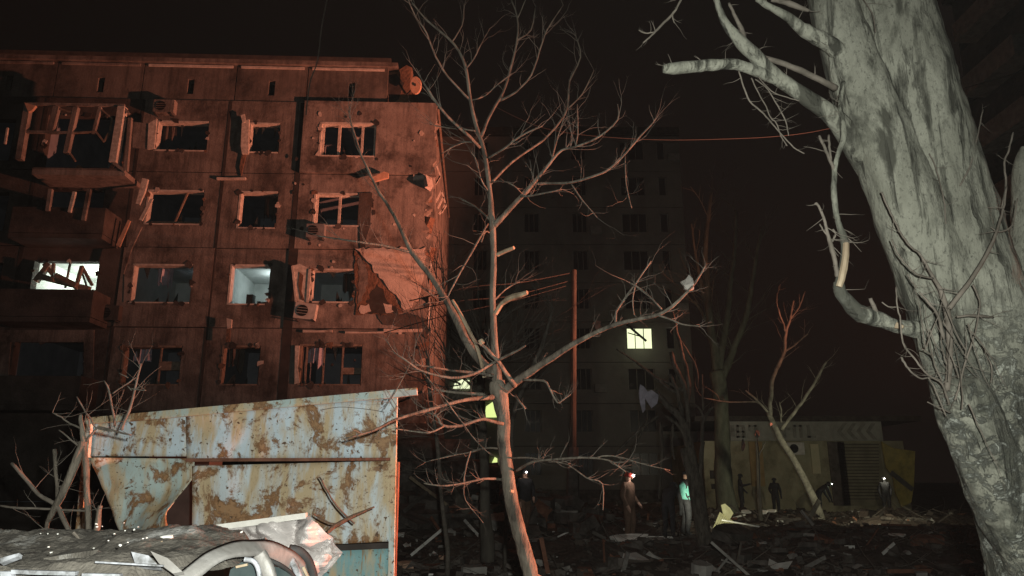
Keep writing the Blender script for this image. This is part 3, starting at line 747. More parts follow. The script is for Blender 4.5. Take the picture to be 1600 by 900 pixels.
# leaning slabs and beams on the heap below the gable
for i, (px, py, Y, w_, d_, h_, rz, tl) in enumerate(((655,690,23.2,1.6,1.2,.18,.4,1.1), (700,760,22.5,1.5,1.0,.2,-.5,.7), (672,800,21.5,1.8,.9,.2,.3,.3), (735,745,24,2.2,1.1,.2,.9,.9), (650,815,20.5,.9,.6,.16,1.2,.4), (690,715,25,1.9,1.2,.2,.1,1.3))):
    P = W(px, py, Y); rot = Matrix.Rotation(rz, 3, 'Z') @ Matrix.Rotation(tl, 3, 'X')
    mb = MB(); mb.box(P, (w_, d_, h_), rot)
    tag(mb.build('concrete_chunk', conc_d, loc=P), ('upright concrete panel tangled in twigs below the building corner','tilted slab on the heap left of the brown trunk','broad slab lying low right of the garage post',
        'steep slab leaning behind the brown trunk','small slab close behind the garage post','highest slab leaning on the heap under the gable')[i], 'concrete slab')
for i, (a, b, Y, wd) in enumerate((((630,800),(668,770),20.5,.1), ((640,745),(700,790),21,.08), ((690,740),(730,800),21,.22))):
    mb = MB(); A, B = W(*a, Y), W(*b, Y+.5); mb.bar(A, B, wd); tag(mb.build('broken_beam', (conc_d, splinter, dim_bark)[i], loc=A), ('grey beam end jutting from the heap behind the garage post','thin pale lath slanting across the heap','thick dark beam leaning below the glowing ground floor window')[i], 'beam')
hp = MB()
for i in range(420):
    x = R.gauss(-1.8, 2.0); y = R.gauss(25.5, 3.0)
    if y < 20: continue
    hp.chunk((x, y, gz(x, y)+R.uniform(0,.35)), R.uniform(.12,.45), i+9000, (1, .7, .45), R.choices((0,1,2), (8,1,2))[0])
hp.build('rubble_heap', [conc_d, conc, brick], kind='stuff')

# ================================================================ FAR NINE-STOREY BLOCK
YB = 50.0
fb = thing('apartment_block', (4, YB, 0), 'dim grey nine-storey apartment block behind the trees with one lit window', 'building')
xa, xb = W(640, 500, YB).x, W(1078, 500, YB).x
zf = [.0]+[1.0+2.8*k for k in range(0, 10)]
cols = [(748,24), (832,26), (911,26), (1001,42), (1050,14)]
NS = 9
wx = [(W(p, 560, YB).x, w_*mpp(W(p, 560, YB))) for p, w_ in cols]
mb = MB(); fW = lambda u, z, d: Vector((u, YB+d, z))
LIT = {(3, 4), }
for k in range(NS):
    z0, z1 = zf[k+1], zf[k+2]
    mb = MB(); us = [xa]
    for x_, w_ in wx: us += [x_-w_/2, x_+w_/2]
    us.append(xb); zs = [z0+.02, z0+.95, z0+2.35, z1-.02]
    grid_wall(mb, us, zs, lambda i, j: not (i % 2 == 1 and j == 1), 0, .3, f=fW)
    mb.build('storey_wall', far_wall, fb)
    for c, (x_, w_) in enumerate(wx):
        lit = {(3,3): lit_pane}.get((c, k), far_glass)
        m2 = MB(); m2.box((x_, YB+.2, z0+1.65), (w_, .03, 1.4)); m2.build('window_pane', lit, fb)
        if lit is far_glass or c == 3:
            m2 = MB()
            m2.box((x_-w_/2+.04, YB+.15, z0+1.65), (.07,.06,1.38)); m2.box((x_+w_/2-.04, YB+.15, z0+1.65), (.07,.06,1.38))
            if w_ > 1: m2.box((x_-w_*.16, YB+.15, z0+1.65), (.05,.06,1.38)); m2.box((x_+w_*.16, YB+.15, z0+1.65), (.05,.06,1.38))
            m2.build('window_frame', metal_d if lit is not far_glass else far_frame, fb)
        if (c*7+k*3) % 4 == 0:
            m2 = MB(); m2.box((x_+w_/2+.55, YB-.2, z0+1.0), (.8,.35,.55)); ob = m2.build('air_conditioner_box', far_frame, fb)
m2 = MB(); m2.box(((xa+xb)/2, YB+6, zf[NS+1]+.3), (xb-xa, 12.6, .6)); m2.build('roof', roofing, fb)
m2 = MB(); m2.box((xb-.2, YB+6, 13), (.35, 11.3, 25.4)); m2.build('end_wall', far_wall, fb)
m2 = MB(); m2.box(((xa+xb)/2, YB+.2, .5), (xb-xa, .3, 1.0)); m2.build('plinth', conc_d, fb)
m2 = MB(); m2.box(((xa+xb)/2, YB+4, 13), (xb-xa-1, .1, 25)); m2.build('inner_wall', black, fb)
# glowing hole windows to the left of the trunk
for (x0, x1, y0, y1, mt) in ((708,734,592,607,lit_pane), (757,778,628,652,lit_pane2), (767,777,714,728,lit_pane2)):
    A = W(x0, y1, 49.8); B = W(x1, y0, 49.8)
    m2 = MB(); m2.prism([(A.x,49.8,A.z), (B.x,49.8,A.z), (B.x,49.8,B.z-.1), (A.x+(B.x-A.x)*.6,49.8,B.z), (A.x+.1,49.8,B.z-.3)], (0,.1,0)); m2.build('lit_window', mt, fb)
m2 = MB(); a, b = W(992, 497, 49.7), W(1012, 535, 49.7)
m2.bar(W(979,507,49.6), W(1010,533,49.6), .13); m2.bar(W(981,520,49.6), W(1005,527,49.6), .06); m2.build('fallen_curtain_rod', black, fb)
lamp('window_glow', 'POINT', W(1002, 535, 48.9), 12, (.93,1.0,.62), rad=.2)

# ================================================================ BLOCK AT THE RIGHT, receding
rb_ = thing('apartment_block', (22, 26, 0), 'very dark apartment block at the far right behind the big trunk with pale balcony bands', 'building')
X0 = 22.0
m2 = MB(); m2.box((X0+6.2, 26, 12.5), (12, 13, 25)); m2.build('wall', facade_c, rb_)
for k in range(8):
    z0 = 1.2+2.85*k
    for j in range(2):
        m2 = MB(); m2.box((X0-.5, 23.2+j*6, z0+1.0), (1.0, 3.6, .95)); m2.build('balcony_parapet', conc, rb_)
        m2 = MB(); m2.box((X0+.19, 26+j*5.5, z0+1.65), (.06, 1.8, 1.4)); m2.build('window_pane', far_glass, rb_)
m2 = MB(); m2.box((X0+6.2, 26, 25.2), (12.6, 13.6, .4)); m2.build('roof', roofing, rb_)

# ================================================================ LOW SHOP
YS = 40.0
S = lambda px, py, d=0: W(px, py, YS-d)
shop = thing('shop', (S(1260, 752).x, YS, 0), 'low yellowish shop with a rolled shutter and a grey fascia of faded lettering and chevrons', 'shop')
x0, x1 = S(1098, 700).x, S(1412, 700).x; zt = S(1200, 689).z
m2 = MB(); m2.box(((x0+x1)/2, YS+4, zt/2), (x1-x0, 8, zt)); m2.build('wall', shop_wall_m, shop)
za = S(1200, 659).z
m2 = MB(); m2.box(((S(1137,700).x+S(1378,700).x)/2, YS-.1, (zt+za)/2), (S(1378,700).x-S(1137,700).x, .3, za-zt)); fas = m2.build('fascia', shop_band_m, shop)
m2 = MB(); m2.box(((x0+x1)/2+.3, YS+4, za+.15), (x1-x0+1.4, 8.6, .25)); m2.build('roof', roofing, shop)
for k in range(4):
    px = 1308+k*15
    m2 = MB()
    A = S(px, 674, .27); h = (za-zt)*.42; w_ = .34
    m2.prism([(A.x, A.y, A.z), (A.x+w_, A.y, A.z-h), (A.x+w_+.22, A.y, A.z-h), (A.x+.22, A.y, A.z), (A.x+w_+.22, A.y, A.z+h), (A.x+w_, A.y, A.z+h)], (0,.02,0)); m2.build('chevron', sign_dark, shop)
for k, (pa, pb, ya, yb) in enumerate(((1142,1147,664,682),(1151,1163,664,667),(1151,1154,664,684),(1160,1164,667,684),(1151,1163,673,676),(1151,1163,681,684),(1170,1182,664,667),(1180,1183,664,684),(1170,1172,664,674),(1215,1219,664,684),(1224,1227,664,684),(1227,1234,668,672),(1240,1252,664,667),(1240,1243,664,684),(1250,1253,664,684),(1262,1265,664,684),(1262,1275,681,684))):
    A, B = S(pa, yb, .27), S(pb, ya, .27)
    m2 = MB(); m2.box(((A.x+B.x)/2, A.y, (A.z+B.z)/2), (B.x-A.x, .02, B.z-A.z)); m2.build('faded_letter_stroke', sign_dark, shop)
def shoppart(px0, px1, py0, py1, mat, name, d=.05, t=.08):
    A, B = S(px0, py1, d), S(px1, py0, d); A.z = max(A.z, .05)
    m2 = MB(); m2.box(((A.x+B.x)/2, A.y, (A.z+B.z)/2), (B.x-A.x, t, B.z-A.z)); return m2.build(name, mat, shop)
shoppart(1303,1318,690,790, conc_d, 'painted_pipe_shadow')  # dark strip put on the wall as a painted shadow
shoppart(1318,1374,692,790, shutter_m, 'rolled_shutter')
for k in range(18):
    shoppart(1319,1373,694+k*5,695.2+k*5, joint, 'shutter_slat_gap', .11, .02)
shoppart(1110,1128,735,748, joint, 'wall_vent'); shoppart(1112,1130,756,764, joint, 'wall_vent')
shoppart(1175,1190,690,760, M('ochre_door', (.28,.19,.09), (.36,.25,.12), 3), 'ochre_strip')
shoppart(1270,1278,694,740, M('pale_streak', (.5,.46,.3), (.56,.5,.34), 3), 'pale_strip')
shoppart(1225,1262,683,688, joint, 'wire_tray', .12)
P = S(1242, 701, .35); t = thing('air_conditioner', P, 'white air conditioner on the shop wall behind the leaning tree', 'air conditioner')
m2 = MB(); m2.box(P, (.9,.3,.62)); m2.build('casing', ac_white, t)
m2 = MB(); m2.prism([P+Vector((-.1+cos(k*pi/8)*.23, -.152, sin(k*pi/8)*.23)) for k in range(16)], (0,-.012,0)); m2.build('fan_opening', black, t)
P = S(1410, 770, 3); P.z = gz(P.x, P.y)
m2 = MB(); m2.prism([S(x, y, 3) for x, y in reversed(((1378,690),(1395,700),(1430,705),(1428,760),(1424,785),(1410,792),(1400,770),(1396,745),(1385,730)))], (0,.12,0))
tag(m2.build('torn_yellow_sheet', yellow_m, loc=P), 'large torn yellow metal sheet hanging at the right end of the shop', 'metal sheet')
m2 = MB(); m2.bar(S(1392,738,3.1), S(1426,765,3.1), .22, .06); tag(m2.build('dark_strap', metal_d, loc=S(1392,738,3.1)), 'dark strip crossing the torn yellow sheet', 'metal strip')

# ================================================================ UTILITY POLE AND WIRES
Yp = 25
base = W(895, 838, Yp); base.z = gz(base.x, Yp)-.2
pt = thing('utility_pole', base, 'tall slim utility pole between the young tree and the lit far window', 'pole')
m2 = MB(); top = W(897, 422, Yp)
n = 14; pts = [base.lerp(top, k/n) for k in range(n+1)]; m2.tube(pts, [.125-.035*k/n for k in range(n+1)], 10, .05, 3); m2.build('mast', M('weathered_pole', (.035,.03,.026), (.085,.073,.06), 5, .9, .01, 20, stretch=(1,1,.2)), pt)
m2 = MB(); m2.tube([base, base.lerp(top, .28)], [.24,.18], 8); m2.build('concrete_stub', conc_d, pt)
if 0: m2 = MB(); m2.bar(W(880,440,Yp-.15), W(905,436,Yp-.15), .08); pass
for k, x in enumerate(()):
    m2 = MB(); q = W(x, 434, Yp-.15); m2.tube([q, q+Vector((0,0,.15))], [.05,.03], 6); m2.build('insulator', white_scrap, pt)
def wire(pts, r, label, name='wire', group=None):
    m2 = MB(); sm = smoothline([tuple(p) for p in pts], 6); m2.tube(sm, r, 5); return tag(m2.build(name, cable_m, loc=pts[0]), label, 'wire', group)
wire([W(890,427,Yp), W(810,442,22), W(740,448,19), W(640,470,17)], .014, 'upper wire running left from the pole top through the young tree')
wire([W(886,440,Yp), W(800,462,22), W(720,470,19), W(640,486,17)], .014, 'middle wire running left from the pole top')
wire([W(884,447,Yp), W(800,470,22), W(700,492,19), W(600,520,17)], .012, 'lowest wire sagging left from the pole top')
wire([W(770,165,20), W(850,200,20), W(960,215,20), W(1100,218,20), W(1270,206,20), W(1430,160,20), W(1620,105,20)], .012, 'long thin wire crossing the black sky from the tree top to the big trunk')
wire([W(513,-10,12), W(503,40,12), W(496,95,12), W(484,130,12), W(478,180,12)], .011, 'thin dangling wire in front of the building roof', 'dangling_wire').data.materials[0] = bark_twig

# ================================================================ YOUNG TREE (traced branch by branch)
YT = 6.4
tb = W(835, 905, YT)
# trunk continues down to the soil
yt = thing('young_tree', (tb.x+.12, YT, 0), 'leafless young tree in the centre, pale trunk rim-lit orange with broken limbs', 'tree')
m2 = MB()
tr = [(832,905,29),(822,870,28),(812,835,27),(800,785,26),(793,740,25),(788,700,24),(786,650,25),(779,610,34),(777,596,28)]
sm = smoothline([tuple(q) for q in tr], 4)
pts = [Vector((tb.x+.14, YT, -.1)), Vector((tb.x+.10, YT, .4)), Vector((tb.x+.04, YT, .8))]; rad = [.105, .09, .085]
for x, y, wd in sm: P = W(x, y, YT); pts.append(P); rad.append(wd*.5*mpp(P))
pts = [p+Vector((R.uniform(-.003,.003), 0, 0)) for p in pts]
rad = [q_*.82 for q_ in rad]; m2.tube(pts, rad, 20, .16, 30); m2.build('trunk', bark, yt, smooth=True)
m2 = MB(); m2.tube([W(801,768,YT-.09), W(797,767,YT-.12)], [.016,.011], 8); m2.build('knot', splinter, yt)
BR = [
 [(777,605,22),(773,540,15),(770,470,13),(771,400,12),(769,350,13),(765,300,10),(757,240,9),(743,193,8),(735,157,7),(728,107,6),(710,70,5),(680,43,4),(663,27,3),(643,3,2.5)],
 [(735,157,5),(700,120,4,-.1),(680,87,3.5,-.2),(667,53,3,-.3),(650,27,2.4,-.3),(637,-2,2,-.4)],
 [(752,213,7),(767,177,6,.1),(787,143,5.5,.2),(800,97,5,.3),(808,63,4,.3),(808,27,3.2,.4),(798,-3,2.6,.4)],
 [(808,63,3,.3),(830,47,2.6,.4),(837,10,2,.5)], [(809,28,2.4,.4),(822,-2,1.8,.4)],
 [(779,158,5,.2),(807,143,4,.1),(830,117,3.6,0),(843,80,3.1,0),(857,43,2.5,0),(880,8,1.8,0)],
 [(762,247,5),(787,233,4.6,-.2),(813,213,4,-.3),(847,197,3,-.4)],
 [(766,288,6),(800,253,5,.3),(847,220,4.6,.5),(877,187,4.2,.6),(887,163,4,.6),(890,127,3.4,.7),(907,90,3,.7),(900,57,2,.7)],
 [(887,170,3,.6),(910,147,2.5,.6),(928,110,1.8,.6)],
 [(772,353,12),(800,323,10,-.1),(833,287,8.5,-.2),(857,257,6,-.3),(877,235,5,-.3),(900,229,4,-.4),(937,213,3.6,-.5),(965,187,3,-.6),(965,163,2,-.6)],
 [(836,287,6,-.2),(860,286,5.4,-.2),(893,285,5,-.3),(933,273,5,-.4),(953,263,4.6,-.4),(977,240,4.2,-.5),(1000,213,3.6,-.5),(1022,190,2.2,-.6)],
 [(862,252,4,-.3),(868,225,3,-.2),(877,197,2.6,-.2),(882,180,2,-.2)],
 [(900,229,3,-.4),(903,200,2.6,-.4),(902,163,1.8,-.4)],
 [(893,288,3,-.3),(910,313,2.6,-.3),(933,340,1.8,-.4)],
 [(977,243,2.6,-.5),(978,287,2.2,-.5),(987,325,1.6,-.5)],
 [(814,307,5,-.2),(835,305,4,-.3),(858,300,3.4,-.4),(878,296,2.4,-.4)],
 [(766,285,3),(785,283,3,-.2),(803,290,2.8,-.3),(815,302,2.2,-.2)],
 [(751,232,6,0),(733,213,6,-.2),(700,183,5.4,-.4),(677,153,5,-.5),(657,121,3.4,-.5)],
 [(745,205,3.2,.1),(725,202,3,.1),(700,200,2.6,.2),(672,194,2,.2)],
 [(748,224,3.2,0),(728,222,3,.1),(705,231,2.6,.1),(690,240,2,.1)],
 [(764,347,5),(743,383,4.6,-.3),(717,430,4,-.5),(700,463,3,-.6)],
 [(764,342,4),(743,323,3.4,.2),(722,312,2.6,.3)],
 [(764,300,3.2),(752,280,2.8,-.1),(745,252,2.2,-.2),(735,236,1.8,-.2)],
 [(767,365,3),(758,362,4,-.1),(752,378,3,-.2)],
 [(776,585,20),(752,565,18,.1),(733,540,17,.2),(712,497,15,.3),(693,463,13,.3),(667,423,11.5,.4),(643,393,10,.4),(623,350,8,.4),(603,316,6.5,.5),(592,300,6,.5),(575,265,5,.5),(562,235,4.2,.5),(550,197,3.4,.5),(545,172,2.2,.5)],
 [(645,395,5,.4),(600,384,4.4,.3),(560,378,4,.2),(520,372,3,.2),(495,368,2,.2)],
 [(787,612,20),(805,597,17,-.1),(830,580,15,-.2),(850,567,13,-.3),(897,537,11,-.5),(930,520,9.5,-.6),(962,507,9,-.7),(1000,498,8,-.8),(1037,488,7,-.9),(1073,457,5.5,-1),(1090,436,4,-1),(1102,415,2.5,-1)],
 [(962,507,5,-.7),(963,487,4.4,-.7),(978,465,4,-.7),(993,443,3.4,-.7),(1017,408,2.6,-.7)],
 [(1027,492,4.4,-.9),(1047,499,4,-.9),(1067,507,3.6,-.9),(1093,510,2.6,-1)],
 [(1034,484,3.6,-.9),(1020,468,3.2,-.9),(1003,453,3,-.8),(985,442,2.4,-.8)],
 [(993,445,2.6,-.7),(988,470,2.2,-.7),(991,492,1.6,-.7)],
 [(805,603,10,-.2),(792,585,9,-.3),(780,567,8,-.4),(765,550,7,-.5),(752,537,6,-.5)],
 [(821,540,4,-.7),(800,552,5,-.6),(772,566,6,-.4),(740,584,6,-.5),(705,590,5.4,-.6),(660,580,4.4,-.7),(637,565,3.4,-.8),(616,550,2.8,-.8),(604,532,1.8,-.8)],
 [(770,587,7,-.1),(740,582,6,-.2),(707,579,5,-.3),(672,573,4.4,-.5),(642,569,3.4,-.6)],
 [(778,620,12,0),(750,622,9,-.2),(717,627,7,-.4),(670,640,6.4,-.6),(620,655,5.6,-.8),(583,673,4.6,-1),(540,685,2.8,-1.1)],
 [(786,662,7,-.1),(768,658,7,-.2),(752,655,6.4,-.3),(720,665,6,-.4),(692,665,5.6,-.5),(682,650,4,-.5),(660,642,3,-.5)],
 [(693,666,4,-.5),(670,676,3.6,-.6),(640,673,3,-.6),(618,670,2.2,-.7)],
 [(682,650,2.6,-.5),(690,643,2,-.5),(696,640,1.6,-.5)],
 [(758,617,9,0),(735,615,6,-.1),(700,612,4.6,-.1),(677,609,3,-.2)],
 [(805,618,5,-.1),(812,628,4,-.2),(821,639,3,-.2)],
 [(817,594,5,-.2),(850,595,5,-.3),(860,610,4,-.3),(871,629,3.4,-.3),(880,624,2.2,-.3),(892,616,1.6,-.3)],
 [(784,749,6,0),(765,748,5,-.1),(750,749,4.6,-.2),(720,756,4,-.3),(687,759,3.4,-.4),(662,755,2.2,-.4)],
 [(784,701,4,0),(760,700,3.6,.1),(737,706,3,.2),(700,713,2.6,.2),(665,722,1.8,.2)],
 [(806,736,6,0),(832,722,5.4,-.2),(875,717,5,-.4),(920,715,4.4,-.5),(950,719,3.4,-.6),(965,728,2.6,-.6),(978,738,1.6,-.6)],
 [(797,716,4,0),(825,715,3.6,-.1),(850,719,3.4,-.2),(887,726,3,-.3),(917,747,2.8,-.4),(941,756,2.6,-.4),(942,797,1.8,-.4)],
 [(930,716,3,-.5),(948,712,2.8,-.5),(975,716,2.4,-.5),(1000,724,2,-.6),(1047,735,1.4,-.6)],
 [(735,705,3,.1),(727,735,2.8,.1),(725,757,2.4,.1),(728,782,2,.1),(755,817,1.4,.1)],
 [(700,630,3,-.5),(722,660,2.4,-.4),(745,690,2,-.4),(765,709,1.6,-.4)],
 [(772,470,4,0),(790,452,3,.2),(812,440,2,.2)],
 [(735,157,3,.1),(757,150,2.6,.2),(780,130,2.2,.2),(800,115,1.6,.2)],
 [(728,107,3,0),(742,90,2.6,-.1),(752,68,2,-.1),(765,45,1.5,-.1)], [(706,66,2.6,0),(722,40,2,0),(725,10,1.4,0)],
 [(640,570,2.6,-.6),(625,600,2.2,-.6),(600,640,1.6,-.6)], [(660,580,2.6,-.6),(680,605,2,-.6),(702,632,1.4,-.6)],
]
TW = MB(); WS = .8
for k, pl in enumerate(BR):
    mb = MB(); pts, rad = branch(mb, pl, YT, 9 if pl[0][2] > 8 else 6, .13, 3, .3)
    mb.build('branch', bark, yt, smooth=True)
    L = len(pts); P_low = pl[0][1] > 590
    for j in range(max(3, int(L*.8))):
        i = R.randrange(max(1, L//4), L); d = (pts[min(i+1, L-1)]-pts[i-1]).normalized()
        side = Vector((R.uniform(-1,1), R.uniform(-.6,.6), R.uniform(-.3,.9)))
        twig(TW, pts[i], d*.7+side*.8, R.uniform(.06,.24 if P_low else .38), min(rad[i]*.5, .0034), 2, 5, .3, 4, 1.8)
TW.build('twigs', bark_twig, yt, kind='stuff'); WS = 1.0
mb = MB(); branch(mb, [(757,590,6,-.02),(747,548,6,-.02),(728,508,6,.02),(707,469,5,.05)], YT, 6, .2); o = mb.build('split_limb', splinter, yt)
mb = MB(); branch(mb, [(777,398,7,-.05),(790,392,6.5,-.1),(803,387,6,-.15)], YT, 6, .1); mb.build('snapped_stub', splinter, yt)
mb = MB(); branch(mb, [(774,490,8,-.05),(784,475,8.5,-.1),(797,466,9,-.2),(812,461,9,-.3),(824,457,7,-.35)], YT, 6, .3); mb.build('snapped_stub', splinter, yt)
mb = MB(); branch(mb, [(754,538,10,-.5),(750,531,9,-.5)], YT, 6, .2); mb.build('snapped_end', splinter, yt)

# tangle of fine shoots behind: shrub by the corner and brown trunk
def bush(name, label, Y, trunk, shoots, col, L=(1.2, 3.0), r=.02, depth=2, cat='tree', tcol=None, kids=3):
    b0 = W(trunk[0][0], trunk[0][1], Y); b0.z = gz(b0.x, Y)-.1
    t = thing(name, b0, label, cat)
    mb = MB(); q = smoothline([tuple(p) for p in trunk], 4); pts = [Vector((b0.x, Y, b0.z))]; rad = [trunk[0][2]*.55*mpp(b0)]
    for x, y, wd in q: P = W(x, y, Y); pts.append(P); rad.append(wd*.5*mpp(P))
    pts = [p for i, p in enumerate(pts) if i == 0 or p.z > pts[0].z+.05]; rad = rad[-len(pts):]
    mb.tube(pts, rad, 10, .15, 6); mb.build('trunk', tcol or col, t, smooth=True)
    mb = MB()
    for (px, py, ang, n, ln) in shoots:
        for k in range(n):
            P = W(px+R.uniform(-4,4), py+R.uniform(-4,4), Y+R.uniform(-.3,.3)); a = radians(ang+R.uniform(-28,28))
            twig(mb, P, (cos(a), R.uniform(-.5,.5), sin(a)), ln*R.uniform(.6,1.2), r*R.uniform(.6,1), depth, 7, .2, 5, kids)
    mb.build('crown', col, t); return t
bush('bushy_tree', 'tangled leafless tree with a brown trunk right behind the young tree', 17,
     [(762,850,22),(758,800,17),(757,730,15),(753,660,14),(750,600,12),(752,560,10)],
     [(752,590,80,6,2.4),(752,560,120,7,2.4),(755,570,45,7,2.6),(750,610,150,5,2.2),(757,620,20,4,2.0),(755,540,90,5,2.6),(700,560,110,5,1.8),(800,560,60,6,1.9),(690,470,90,6,1.6),(780,500,50,6,1.7),(720,600,170,4,1.6)], bark_twig, r=.022, tcol=dim_bark)
bush('broken_sapling', 'reddish sapling with fine shoots in front of the building corner', 13.5,
     [(700,860,8),(690,780,7),(684,700,7),(672,620,6),(668,560,5)],
     [(668,560,90,5,1.6),(672,600,130,5,1.3),(680,650,50,4,1.3),(684,680,150,5,1.1),(700,640,60,4,1.1),(670,520,100,5,1.4),(690,720,30,5,.9),(680,740,160,4,.8)], bark_twig, r=.011)
bush('leaning_sapling', 'thin sapling leaning right between the young tree and the pole', 15,
     [(790,820,7),(800,740,7),(800,660,8),(820,600,8),(845,545,7),(862,490,5)],
     [(845,545,60,4,1.1),(860,500,80,4,1.0),(815,610,40,3,1.0),(800,650,130,3,.9),(862,480,110,3,.9)], bark_twig, r=.011, depth=1)

# shattered tree, right of centre
def traced(name, label, Y, trunk, brs, mt, tws=.3, tl=(.2,.7), tr=.01, cat='tree', wob=.15, twm=None, sub=3, jit=.6):
    b0 = W(trunk[0][0], trunk[0][1], Y); b0.z = gz(b0.x, Y)-.1
    t = thing(name, b0, label, cat)
    mb = MB(); q = smoothline([tuple(p[:3]) for p in trunk], 4); pts = [b0.copy()]; rad = [trunk[0][2]*.55*mpp(b0)]
    for x, y, wd in q:
        P = W(x, y, Y)
        if P.z > b0.z+.1: pts.append(P); rad.append(wd*.5*mpp(P))
    mb.tube(pts, rad, 12, wob, 5); mb.build('trunk', mt, t, smooth=True)
    tw = MB()
    for pl in brs:
        mb = MB(); p2, r2 = branch(mb, pl, Y, 7, wob, sub, jit, 5); mb.build('branch', mt, t, smooth=True)
        for j in range(int(len(p2)*tws)):
            i = R.randrange(1, len(p2)); d = (p2[i]-p2[i-1]).normalized()
            twig(tw, p2[i], d*.8+Vector((R.uniform(-1,1), R.uniform(-.5,.5), R.uniform(-.2,.8))), R.uniform(*tl), min(r2[i]*.5, tr), 1, 5, .25, 4, 2)
    if tw.v: tw.build('twigs', twm or mt, t, kind='stuff')
    return t
traced('shattered_tree', 'shattered tree with splintered orange-lit stems and a grey cloth caught in it', 18.5,
  [(1103,862,24),(1098,820,22),(1092,780,20),(1085,740,17),(1078,700,15),(1070,660,14)],
  [[(1074,680,13),(1064,655,12),(1050,640,11),(1035,625,9),(1024,610,6)],
   [(1088,730,9),(1078,690,9),(1074,640,8),(1076,600,7),(1068,560,6),(1058,520,5),(1050,485,3)],
   [(1075,640,9),(1068,600,9),(1056,575,8),(1048,550,7)], [(1065,650,8),(1058,610,7),(1046,585,6)],
   [(1072,612,6),(1050,602,5),(1025,590,5),(1005,575,4),(985,560,3),(963,545,2)],
   [(1060,617,5),(1042,605,5),(1022,588,4)],
   [(1097,690,7),(1098,660,6),(1108,642,5),(1114,637,4)], [(1098,655,4),(1095,640,3.5),(1084,630,3)],
   [(1100,790,9),(1094,740,8),(1098,690,7)], [(1099,640,3),(1098,610,3),(1097,585,2.4)],
   [(1091,608,3),(1088,578,3),(1078,555,3),(1064,532,2)],
   [(1032,660,6),(1035,700,5),(1032,740,4.5),(1030,780,4)], [(1052,662,4),(1050,690,4),(1054,718,3)],
   [(1078,700,6),(1065,672,6),(1052,658,5),(1040,650,4)],
   [(1068,700,14),(1078,740,13),(1086,790,12),(1096,850,11)],
   [(1028,650,5),(1000,672,4),(975,695,4),(960,712,3)], [(1012,655,4),(1000,680,3.5),(985,710,3)]], bark, .25, (.15,.5), .008)
m2 = MB()
cl = [(1000,600),(1006,604),(1012,612),(1018,609),(1029,617),(1027,630),(1018,638),(1012,630),(1008,622),(1008,640),(1004,645),(1000,630),(998,615)]
m2.prism([W(x, y, 18.1+.05*math.sin(i*2.1)) for i, (x, y) in enumerate(reversed(cl))], (.02,.06,0))
tag(m2.build('hanging_cloth', cloth_g, loc=W(1008,603,18.1)), 'grey cloth with pinkish folds caught in the shattered tree', 'cloth')
for (x, y, Y, s_, lb, mt) in ((1075,443,5.4,13,'ragged grey scrap caught at the end of the young tree limb', conc), (1183,678,21,6,'small pale tag hanging high in front of the shop fascia', conc_d),
        (1161,696,21,7,'long pale scrap hanging in front of the shop wall', conc_d), (935,507,18,8,'dull rounded scrap stuck in the twigs right of the pole', conc_d),
        (987,601,48,4,'dark round lamp on the far block wall', metal_d), (1205,663,22,3,'tiny pale scrap in the sky above the shop', conc)):
    m2 = MB(); rr = random.Random(x)
    sy = 1.9 if x == 1161 else 1.1
    m2.prism([W(x+s_*cos(a)*rr.uniform(.45,1.0)*(.5 if x == 1161 else 1), y-s_*sy*sin(a)*rr.uniform(.5,1.05), Y+rr.uniform(-.03,.03)) for a in [k*2*pi/9 for k in range(9)]], (0,.03,0))
    tag(m2.build('caught_scrap', mt, loc=W(x, y, Y)), lb, 'scrap')
wire([W(1183,684,21), W(1186,720,21), W(1187,770,21), W(1188,800,21)], .012, 'thin cord hanging under the small pale tag', 'cord')

traced('poplar_tree', 'tall dim greenish poplar with a flared trunk in front of the shop', 31,
  [(1140,812,38),(1136,790,32),(1131,750,27),(1129,700,24),(1127,640,22),(1124,600,24),(1120,580,25)],
  [[(1122,590,16),(1115,540,13),(1108,490,12),(1104,440,10),(1102,390,8),(1106,340,6),(1112,300,4)],
   [(1128,590,14),(1140,560,12),(1152,530,10),(1164,500,9),(1172,460,8),(1180,410,6),(1190,360,4)],
   [(1122,585,13),(1128,540,11),(1136,500,9),(1141,450,8),(1148,390,6),(1150,330,4)],
   [(1108,490,6),(1096,450,5),(1088,400,4),(1080,350,3)], [(1112,520,5),(1098,490,4),(1084,470,3)]], green_bark, 1.0, (.8,2.6), .02)
traced('leaning_tree', 'pale slender tree leaning left before the shop with a forked top', 26,
  [(1283,812,13),(1276,790,12),(1258,752,11),(1240,718,10),(1222,690,10),(1212,670,9),(1200,645,7)],
  [[(1203,650,7),(1204,620,7),(1208,590,6.5),(1216,570,6),(1225,550,5.5),(1228,520,5),(1234,500,3.5),(1240,470,2.5)],
   [(1221,672,6),(1235,652,5.5),(1252,630,5),(1265,610,4.5),(1280,585,4),(1291,566,3)],
   [(1228,520,3),(1222,500,2.6),(1215,480,2)], [(1200,645,4),(1185,628,3.4),(1165,610,2.4)], [(1221,660,3),(1220,640,2.4),(1218,628,1.8)],
   [(1228,548,3),(1240,540,2.4),(1262,522,1.8)], [(1234,500,2.6),(1248,480,2.2),(1258,455,1.6)], [(1185,628,2),(1140,628,2),(1100,622,1.6)]], pale_bark, .5, (.3,1.0), .01)
traced('slim_tree', 'thin bare stem standing between the poplar and the leaning tree', 25,
  [(1188,800,7),(1186,770,6.5),(1185,740,6),(1184,710,5),(1182,690,4)], [[(1184,715,3),(1192,700,2.4),(1196,690,2)]], dim_bark, .2, (.2,.4), .006)
